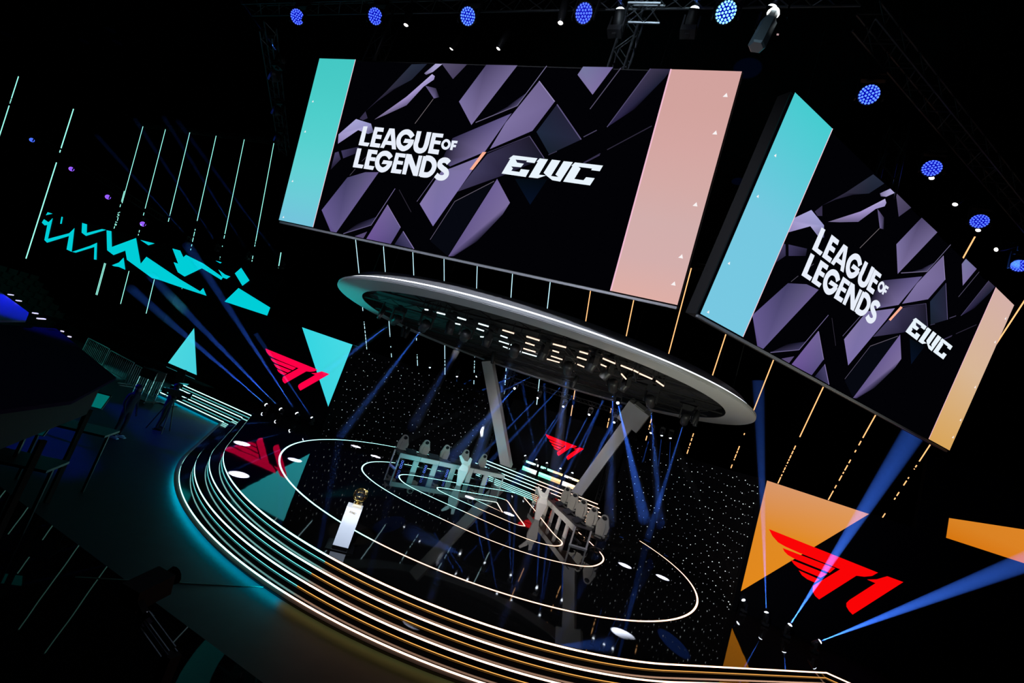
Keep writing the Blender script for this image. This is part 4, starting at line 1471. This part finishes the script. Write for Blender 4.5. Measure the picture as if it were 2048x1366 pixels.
ORD5 = ['nearest the front of the stage', 'second from the front of the stage', 'in the middle of its row', 'second from the back of the stage', 'nearest the back of the stage']
KB = None
for si, (a, b, side, lab) in enumerate((((-4.38, 17.85), (-0.98, 23.0), 1, 'long white player desk on the teal-lit left of the stage'), ((3.78, 17.85), (0.85, 22.9), -1, 'long white player desk on the orange-lit right of the stage'))):
    t, M, L = desk(a, b, side, lab)
    rz = t.rotation_euler[2]
    face = rz+PI if side > 0 else rz    # chair's +y towards the desk
    for i in range(5):
        x = L*(i+0.5)/5+(0.05 if si == 0 else -0.15)
        pos = M @ Vector((x, side*1.25, 0.002))
        chair(pos, face+R.uniform(-0.1, 0.1)+(0.0 if si == 0 else 0.75), 'white-backed gaming chair behind the %s desk, %s' % (side_name[si], ORD5[i]), 'gaming chairs behind the desks')
        pos = M @ Vector((L*(i+0.5)/5, side*0.28, 0.751))
        monitor(pos, rz if side > 0 else rz+PI, 'dark low-set monitor on the %s desk, %s' % (side_name[si], ORD5[i]), 'monitors on the desks')
        if KB is None:
            m = MB(); m.box((0, 0, 0.012), (0.42, 0.14, 0.022))
            for r_ in range(4):
                m.box((0, -0.045+r_*0.03, 0.026), (0.4, 0.022, 0.008))
            KB = m.build('keyboard', DGLOSS)
            k = KB
        else:
            k = KB.copy(); COL.objects.link(k)
        k.location = M @ Vector((L*(i+0.5)/5, side*0.56, 0.751)); k.rotation_euler = (0, 0, rz)
        tag(k, 'black keyboard on the %s desk, %s' % (side_name[si], ORD5[i]), 'keyboard', 'keyboards on the desks')
        pos = M @ Vector((L*(i+0.5)/5-0.32 if si == 0 else L*(i+0.5)/5+0.3, side*0.36, 0.001))
        tower(pos, rz if side > 0 else rz+PI, '%s-lit computer tower under the %s desk, %s' % (('blue', 'red')[si], side_name[si], ORD5[i]), 'computer towers under the desks', (SKY, REDG)[si])

# ---------------------------------------------------------------- white faceted podiums before the desks
def podium(pos, rz, label, mirror=1):
    t = thing('podium', label, 'podium', pos, rz, group='faceted white podiums')
    P = lambda L: [(x*mirror, z) for x, z in L]
    M1 = Matrix.Rotation(math.radians(90), 4, 'X')
    m = MB()
    # tapered column: narrow foot, wide shoulder, slanted top
    foot = [(-0.1, -0.08), (0.1, -0.08), (0.1, 0.08), (-0.1, 0.08)]
    sh = [(-0.24, -0.14), (0.22, -0.14), (0.26, 0.16), (-0.2, 0.16)]
    vs = [(x*mirror, y, 0.002) for x, y in foot]+[(x*mirror, y, 0.72+0.05*x) for x, y in sh]+[(-0.16*mirror, -0.08, 0.98), (0.14*mirror, -0.08, 0.96), (0.2*mirror, 0.14, 1.12), (-0.1*mirror, 0.14, 1.14)]
    fs = []
    for k in (0, 4):
        fs += [(k+i, k+(i+1) % 4, k+4+(i+1) % 4, k+4+i) for i in range(4)]
    fs += [(3, 2, 1, 0), (8, 9, 10, 11)]
    m.add(vs, fs)
    m.build('column', WHITE, t)
    m = MB(); m.prism(P([(-0.16, 0.95), (-0.42, 1.28), (-0.34, 1.34), (-0.06, 1.12)]), -0.02, 0.02, M1); m.build('wing', WHITE, t)
    m = MB(); m.prism(P([(0.02, 1.1), (0.2, 1.12), (0.2, 1.32), (0.08, 1.36)]), -0.16, -0.12, M1); m.build('back_panel', WPANEL, t)
    return t


podium((-2.05, 19.85, 0.0), 0.25, 'white faceted podium before the teal-lit desk', 1)
podium((1.95, 19.75, 0.0), 0.45, 'white faceted podium before the orange-lit desk', 1)
for x, y, c in ((-2.3, 18.6, (0.3, 1.0, 0.95)), (2.2, 18.4, (1.0, 0.8, 0.6))):
    lamp('podium_light', 'SPOT', (x*0.6, y-3.0, 6.2), 420, c, target=(x, 20.5, 0.7), size=0.15, spot=50)

# ---------------------------------------------------------------- pedestal and trophy
PX, PY = -0.13, 9.2
ry = math.atan2(CAM.x-PX, -(CAM.y-PY))
t = thing('pedestal', 'white square pedestal with a black foot near the front edge of the stage', 'pedestal', (PX, PY, 0), rz=ry)
m = MB(); m.box((0, 0, 0.5), (0.345, 0.345, 0.86)); m.build('column', mat('pedestal_lit_white', (0.75, 0.77, 0.8), 0.35, emit=(0.38, 0.46, 0.62), strength=0.75), t)  # own emission stands in for the spotlight falling on the column
t.children[0]['label'] = 'white column, spotlight put into its colour'
m = MB(); m.box((0, 0, 0.04), (0.34, 0.34, 0.06)); m.box((0, 0, 0.012), (0.62, 0.6, 0.02)); m.build('foot', DGLOSS, t)
m = MB(); m.box((0.04, 0, 0.965), (0.2, 0.2, 0.07)); m.build('riser', mat('riser_white', (0.9, 0.85, 0.7), 0.3), t)
m = MB()
for L in EWC:
    m.prism([((x-1080)/1700*0.16, -(y-460)/1700*0.2) for x, y in L], 0, 0.003, Matrix.Translation((0.0, -0.1745, 0.83)) @ Matrix.Rotation(math.radians(90), 4, 'X'))
m.build('emblem', mat('dull_gold', (0.4, 0.3, 0.15), 0.5), t)
t = thing('trophy', 'round gold and glass trophy standing on the white pedestal', 'trophy', (PX+0.03, PY, 1.001), rz=ry)
m = MB(); m.lathe((0, 0, 0), [(0.001, 0), (0.07, 0), (0.075, 0.015), (0.05, 0.035), (0.03, 0.05), (0.035, 0.06)], 20); m.build('foot', GOLD, t, smooth=True)
m = MB()
for k in range(9):
    a = PI*k/9
    pts = [(0.155*math.cos(u)*math.cos(a), 0.155*math.cos(u)*math.sin(a), 0.2+0.155*math.sin(u)) for u in [2*PI*j/28 for j in range(28)]]
    m.tube(pts, 0.0045, 5, closed=True)
for zz in (-0.09, 0.0, 0.09):
    rr = math.sqrt(0.155**2-zz*zz)
    m.tube([(rr*math.cos(2*PI*j/28), rr*math.sin(2*PI*j/28), 0.2+zz) for j in range(28)], 0.006, 5, closed=True)
m.build('globe_cage', GOLD, t)
m = MB(); m.ball((0, 0, 0.2), 0.1, 10, 7); m.build('glass_core', mat('dark_glass', (0.02, 0.03, 0.05), 0.05), t)
m = MB(); m.ball((0.11, 0, 0.31), 0.03, 6, 4); m.build('crest', mat('gold_bright', (0.9, 0.7, 0.3), 0.25, 0.3), t)
lamp('trophy_light', 'SPOT', (1.6, 5.5, 5.8), 900, (1.0, 0.9, 0.7), target=(PX, PY, 1.1), size=0.05, spot=9)

# ---------------------------------------------------------------- people
def person(pos, rz, label, arms, shoes, top=(0.015, 0.016, 0.02), legs=(0.01, 0.01, 0.012), skin=(0.25, 0.16, 0.11), hgt=1.76):
    t = thing('person', label, 'person', pos, rz)
    k = hgt/1.76
    J = {'pel': (0, 0, 0.95), 'spine': (0, 0, 1.15), 'chest': (0, 0.02, 1.33), 'neck': (0, 0.02, 1.5), 'head': (0, 0.04, 1.62), 'crown': (0, 0.03, 1.73)}
    for sx, s_ in ((-1, 'L'), (1, 'R')):
        J['sh'+s_] = (sx*0.19, 0, 1.43)
        e, w = arms[0 if sx < 0 else 1]
        J['el'+s_] = e; J['wr'+s_] = w
        v = (Vector(w)-Vector(e)).normalized()
        J['pm'+s_] = tuple(Vector(w)+v*0.07)
        J['hip'+s_] = (sx*0.1, 0, 0.9); J['kn'+s_] = (sx*0.12, 0.03, 0.5); J['an'+s_] = (sx*0.13, -0.02, 0.09); J['toe'+s_] = (sx*0.15, 0.14, 0.04)
        side = v.orthogonal().normalized()
        side = Vector((1, 0, 0)) if abs(v.x) < 0.7 else Vector((0, 1, 0))
        for q in range(4):
            b0 = Vector(w)+v*0.09+side*(q-1.5)*0.018
            J['f%d%s' % (q, s_)] = tuple(b0+v*0.035); J['g%d%s' % (q, s_)] = tuple(b0+v*0.065+Vector((0, 0, -0.02)))
        J['t%s' % s_] = tuple(Vector(w)+v*0.05+side*(-sx)*0.045)
    E_ = [('pel', 'spine'), ('spine', 'chest'), ('chest', 'neck'), ('neck', 'head'), ('head', 'crown')]
    for s_ in 'LR':
        E_ += [('chest', 'sh'+s_), ('sh'+s_, 'el'+s_), ('el'+s_, 'wr'+s_), ('wr'+s_, 'pm'+s_), ('pel', 'hip'+s_), ('hip'+s_, 'kn'+s_), ('kn'+s_, 'an'+s_), ('an'+s_, 'toe'+s_), ('pm'+s_, 't'+s_)]
        for q in range(4):
            E_ += [('pm'+s_, 'f%d%s' % (q, s_)), ('f%d%s' % (q, s_), 'g%d%s' % (q, s_))]
    rad = {'pel': (0.15, 0.11), 'spine': (0.14, 0.1), 'chest': (0.17, 0.11), 'neck': 0.058, 'head': (0.082, 0.1), 'crown': (0.06, 0.08), 'sh': 0.062, 'el': 0.042, 'wr': 0.028, 'pm': (0.035, 0.018), 'hip': 0.09, 'kn': 0.058, 'an': 0.04, 'toe': 0.035, 't': 0.01, 'f': 0.009, 'g': 0.008}
    names = list(J)
    me = bpy.data.meshes.new('body')
    me.from_pydata([tuple(c*k for c in J[n]) for n in names], [(names.index(a), names.index(b)) for a, b in E_], [])
    o = bpy.data.objects.new('body', me); COL.objects.link(o); o.parent = t
    sk = o.modifiers.new('skin', 'SKIN'); sk.use_smooth_shade = True
    for i, n in enumerate(names):
        key = n if n in rad else (n[:-1] if n[:-1] in rad else n[0])
        r = rad[key]
        r = r if isinstance(r, tuple) else (r, r)
        me.skin_vertices[0].data[i].radius = (r[0]*k, r[1]*k)
        me.skin_vertices[0].data[i].use_root = (n == 'pel')
    o.modifiers.new('sub', 'SUBSURF').levels = 1
    me.materials.append(mat('cloth_dark', top, 0.9))
    m = MB(); m.ball((0, 0.02*k, 1.69*k), 0.105*k, 14, 10, (0.9, 1.0, 0.85)); m.build('hair', mat('hair_dark', (0.008, 0.007, 0.006), 0.7), t, smooth=True)
    m = MB(); m.ball((0, 0.085*k, 1.63*k), 0.075*k, 14, 10, (0.92, 0.7, 1.25)); m.ball((0, 0.145*k, 1.62*k), 0.016*k, 8, 6, (0.8, 1, 1.4))
    m.box((0, 0.138*k, 1.575*k), (0.045*k, 0.01, 0.008))
    for sx in (-1, 1):
        m.ball((sx*0.085*k, 0.04*k, 1.63*k), 0.022*k, 8, 6, (0.4, 0.8, 1.2))
        m.ball((sx*0.028*k, 0.133*k, 1.645*k), 0.011*k, 8, 6)
    m.build('face', mat('skin', skin, 0.6), t, smooth=True)
    for s_, sx in (('L', -1), ('R', 1)):
        m = MB(); m.ball((sx*0.14*k, 0.05, 0.05), 0.1, 12, 8, (0.45, 1.35, 0.42)); m.box((sx*0.14*k, 0.05, 0.015), (0.1, 0.29, 0.028)); m.build('shoe', mat('shoe_'+('light' if shoes else 'dark'), (0.55, 0.7, 0.6) if shoes else (0.01, 0.01, 0.01), 0.6), t, smooth=False)
    return t


DOWN = (((-0.25, 0.0, 1.14), (-0.24, 0.1, 0.9)), ((0.25, 0.0, 1.14), (0.24, 0.1, 0.9)))
FWD = (((-0.26, 0.1, 1.2), (-0.16, 0.36, 1.28)), ((0.26, 0.1, 1.2), (0.16, 0.36, 1.28)))
person((-9.85, 9.95, -0.68), -1.2, 'person in dark clothes and pale trainers standing beyond the black control booth', DOWN, True)
op = atZ((292, 872), -0.68)
person((op.x-0.9, op.y+0.9, -0.68), -0.9, 'person in dark clothes bending to a camera on a tripod by the lit steps', FWD, False)


# tripod camera by the left steps
def tripod_cam(pos, rz, label, h=1.45):
    t = thing('tripod_camera', label, 'camera', pos, rz)
    for k in range(3):
        a = 2*PI*k/3+0.3
        m = MB(); m.tube([(0.42*math.cos(a), 0.42*math.sin(a), 0.0), (0.05*math.cos(a), 0.05*math.sin(a), h-0.25)], 0.022, 8); m.build('leg', DARK, t)
    m = MB(); m.lathe((0, 0, h-0.28), [(0.001, 0), (0.07, 0), (0.09, 0.1), (0.06, 0.16), (0.001, 0.16)], 14); m.build('tripod_head', DARK, t)
    m = MB(); m.box((0, 0.0, h+0.02), (0.16, 0.42, 0.22)); m.box((0, -0.28, h+0.05), (0.18, 0.14, 0.12)); m.build('camera_body', DARK, t)
    m = MB(); m.tube([(0, 0.21, h+0.02), (0, 0.5, h+0.02)], [0.07, 0.09], 14); m.build('lens', DGLOSS, t)
    m = MB(); m.tube([(0.05, -0.1, h-0.1), (0.25, -0.55, h-0.2)], 0.012, 6); m.build('pan_bar', CHROME, t)
    return t


cpos = atZ((318, 862), -0.68)
tripod_cam((cpos.x, cpos.y, -0.68), -0.7, 'black camera on a tripod standing by the left end of the lit steps')
c2 = atZ((345, 815), -0.68)
c2 = Vector((-15.0, 13.6, -0.68))
t = thing('equipment_cart', 'black wheeled equipment cart with upright posts before the left steps', 'cart', c2, rz=0.2)
m = MB(); m.box((0, 0, 0.14), (0.9, 0.55, 0.05)); m.build('platform', DARK, t)
for sx in (-1, 1):
    for sy in (-1, 1):
        m = MB(); m.bar((sx*0.38, sy*0.22, 0.16), (sx*0.38, sy*0.22, 1.5), 0.04); m.build('post', CHROME, t)
        m = MB(); m.ball((sx*0.38, sy*0.22, 0.056), 0.056, 10, 8, (0.5, 1, 1)); m.build('wheel', DARK, t)
m = MB(); m.box((0, 0, 1.25), (0.8, 0.46, 0.4)); m.build('equipment_case', BLACK, t)

# robotic arm camera near the lens, dark, at lower left
A = atZ((292, 1236), 1.7); B = atZ((345, 1308), 1.62)
t = thing('jib_camera', 'black broadcast camera on a ribbed crane arm at the lower left', 'camera', A)
m = MB()
dd = (B-A)
L_ = dd.length
dn = dd.normalized()
for off in ((-0.035, 0), (0.035, 0), (0, 0.05), (-0.035, -0.05), (0.035, -0.05)):
    o3 = Vector((dn.y, -dn.x, 0)).normalized()*off[0]+Vector((0, 0, off[1]))
    m.tube([o3, o3+dd], 0.008, 6)
m.build('crane_arm', mat('arm_metal', (0.15, 0.2, 0.2), 0.35, 0.7), t)
m = MB(); m.tube([-dn*0.02, dn*0.04], 0.045, 14); m.build('arm_cap', CHROME, t)
C0 = atZ((270, 1190), 1.75)-A; C1 = atZ((330, 1160), 1.8)-A
m = MB(); m.bar(C0-(C1-C0)*0.2, C1, 0.2, 0.18); m.build('camera_body', BLACK, t)
m = MB(); m.tube([C1, C1+(C1-C0)*0.35], [0.06, 0.08], 12); m.build('lens', DGLOSS, t)
m = MB(); m.bar((0, 0, 0), C0, 0.05); m.build('mount', BLACK, t)
G = atZ((262, 1250), 0.9)-A
m = MB(); m.bar(B-A, Vector((B.x-A.x, B.y-A.y, -0.68-A.z+0.0)), 0.09); m.build('column', BLACK, t)
m = MB(); m.box((B.x-A.x, B.y-A.y, -0.66-A.z), (0.6, 0.6, 0.06)); m.build('foot', BLACK, t)

# ---------------------------------------------------------------- control booth, rails, seating at far left
pl = [atZ(q, 2.2) for q in ((-30, 640), (115, 652), (236, 748), (150, 792), (-30, 812))]
t = thing('control_booth', 'large flat-roofed black control booth at the left edge', 'booth', (-8, 6, -0.68))
m = MB(); m.prism([(p_.x+8, p_.y-6) for p_ in pl], 2.74, 2.80); m.build('roof', mat('booth_roof', (0.02, 0.015, 0.05), 0.95, ior=1.05), t)
m = MB(); pc = [(p_.x*0.9+(-7.5)*0.1+8, p_.y*0.9+5.8*0.1-6) for p_ in pl]
m.prism(pc[:3]+[pc[4]], 1.9, 2.72); m.build('back_wall', BLACK, t)
for k in (0, 1, 2, 3):
    m = MB(); m.bar((pc[k][0], pc[k][1], 0), (pc[k][0], pc[k][1], 2.0), 0.08); m.build('post', BLACK, t)
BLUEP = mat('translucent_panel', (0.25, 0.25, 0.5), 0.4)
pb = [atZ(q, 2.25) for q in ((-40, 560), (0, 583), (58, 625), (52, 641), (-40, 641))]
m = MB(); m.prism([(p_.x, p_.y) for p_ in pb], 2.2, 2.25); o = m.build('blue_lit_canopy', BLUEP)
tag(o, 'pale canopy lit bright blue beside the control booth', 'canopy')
marks = [((17, 589), (26, 590)), ((33, 601), (42, 602)), ((66, 626), (75, 627)), ((75, 637), (90, 638)), ((122, 662), (127, 663)), ((137, 673), (141, 673.5)), ((-4, 767), (5, 764)), ((-2, 786), (28, 780)), ((72, 816), (82, 813)), ((80, 835), (103, 827))]
WL = mat('work_light', (1, 1, 1), 0.5, emit=(0.85, 0.8, 1.0), strength=0.9, sample=False)
for i, (a, b) in enumerate(marks):
    z = 2.32 if i < 6 else 1.4
    a3, b3 = atZ(a, z), atZ(b, z)
    m = MB(); m.bar(Vector((0, 0, 0)), b3-a3, 0.05, 0.03)
    o = m.build('work_light', WL); o.location = a3
    tag(o, 'small white strip light %s, %s from the %s' % (('along the far side of the control booth', 'under the control booth roof')[i > 5], NEWS[i if i < 6 else i-6], 'left'), 'strip light', 'small white strip lights round the control booth')
for i, (q, z) in enumerate((((182, 797), 1.35), ((60, 845), 1.2))):
    c0 = atZ(q, z)
    t = thing('desk_monitor', ('small monitor with a pale teal glow at the edge of the control booth', 'larger dim teal monitor under the control booth roof')[i], 'monitor', (c0.x, c0.y, z-0.3), rz=0.7)
    rot = Matrix.Rotation(math.radians(-30), 3, 'X')
    m = MB(); m.box((0, 0, 0.3), (0.62, 0.03, 0.36), rot); m.build('case', DARK, t)
    m = MB(); m.box((0, -0.03, 0.3), (0.58, 0.02, 0.32), rot); m.build('display', mat('dim_display%d' % i, (0.02, 0.02, 0.02), 0.3, emit=(0.0, 0.14, 0.13) if i == 0 else (0.0, 0.02, 0.025), strength=1.0), t)
    m = MB(); m.bar((0, 0.05, -0.35), (0, 0.05, 0.25), 0.05); m.build('stand', DARK, t)
    m = MB(); m.box((0, 0.05, -0.37), (1.3, 0.7, 0.05)); m.bar((-0.6, 0, -0.4), (-0.6, 0, -(z-0.3)-0.68), 0.05); m.bar((0.6, 0, -0.4), (0.6, 0, -(z-0.3)-0.68), 0.05)
    o = m.build('work_table', DARK); o.location = t.location; o.rotation_euler = t.rotation_euler
    tag(o, ('black work table under the small glowing monitor', 'black work table under the larger dim monitor')[i], 'table', 'work tables of the control area')

pc_ = atY((361, 752), 14.7)
t = thing('prompter_screen', 'tilted black flat screen on a stand before the small teal triangle', 'monitor', (pc_.x, 14.7, -0.68), rz=0.25)
m = MB(); m.box((0, 0, pc_.z+0.68), (0.42, 0.04, 0.62), Matrix.Rotation(-0.15, 3, 'Y')); m.build('panel', BLACK, t)
m = MB(); m.tube([(0, 0.04, 0.05), (0, 0.04, pc_.z+0.4)], 0.02, 8); m.build('pole', DARK, t)
m = MB(); m.box((0, 0.04, 0.02), (0.5, 0.5, 0.04)); m.build('foot', DARK, t)

# crowd barriers and floor behind
for i, (q0, q1) in enumerate((((196, 722), (240, 740)), ((250, 748), (300, 760)), ((300, 765), (335, 776)))):
    A = atZ(q0, -0.68); B = atZ(q1, -0.68)
    A = Vector((-24+i*3.1, 15.5-i*0.5, -0.68)); B = Vector((-21.4+i*3.1, 15.2-i*0.5, -0.68))
    t = thing('crowd_barrier', 'grey steel crowd barrier left of the stage, %s from the left' % NEWS[i], 'barrier', A, group='crowd barriers left of the stage')
    d = B-A
    m = MB()
    m.tube([(0, 0, 0.05), (0, 0, 1.1), (d.x, d.y, 1.1), (d.x, d.y, 0.05)], 0.022, 6)
    m.tube([(0, 0, 0.2), (d.x, d.y, 0.2)], 0.018, 6)
    m.build('frame', mat('barrier_steel', (0.3, 0.33, 0.33), 0.4, 0.6), t)
    m = MB()
    for k in range(1, 14):
        m.tube([(d.x*k/14, d.y*k/14, 0.2), (d.x*k/14, d.y*k/14, 1.1)], 0.009, 5)
    m.build('bars', MATS['barrier_steel'], t)
    m = MB(); m.box((0, 0, 0.02), (0.08, 0.6, 0.04)); m.box((d.x, d.y, 0.02), (0.08, 0.6, 0.04)); m.build('feet', MATS['barrier_steel'], t)
# stepped seating far left, dim
t = thing('seating_tier', 'dim stepped seating far left beyond the control booth', 'seating', (-34, 12, -0.68))
m = MB()
for k in range(6):
    m.box((-k*1.0, 0, 0.25+k*0.35/2), (1.0, 14, 0.5+k*0.35))
m.build('tiers', mat('tier_dark', (0.03, 0.05, 0.04), 0.9, noise=(2, 0.5)), t)
m = MB()
for k in range(6):
    for j in range(24):
        y = -6.8+j*0.58
        m.box((-k*1.0+0.05, y, 0.5+k*0.35+0.42), (0.08, 0.46, 0.5)); m.box((-k*1.0+0.25, y, 0.5+k*0.35+0.3), (0.4, 0.46, 0.08)); m.box((-k*1.0+0.25, y, 0.5+k*0.35+0.14), (0.06, 0.3, 0.28))
tag(m.build('seats', mat('seat_green', (0.04, 0.09, 0.07), 0.8), t), kind='stuff')
lamp('barrier_fill', 'SPOT', (-20, 17.5, 5), 2400, (0.1, 0.8, 0.7), target=(-22, 13, 0), size=0.3, spot=60)  # added lamp without a fixture, lights the barriers teal
lamp('tier_glow', 'POINT', (-29, 9, 5), 60, (0.1, 0.6, 0.45), size=0.5)

# thin cable across the hall floor
m = MB()
a3, b3 = atZ((150, 1154), -0.675), atZ((560, 1176), -0.675)
m.tube([Vector((0, 0, 0)), (b3-a3)*0.5+Vector((0.05, 0.05, 0)), b3-a3], 0.008, 5)
o = m.build('floor_cable', mat('cable_green', (0.1, 0.3, 0.25), 0.6)); o.location = a3
tag(o, 'thin pale cable lying across the dark hall floor', 'cable')
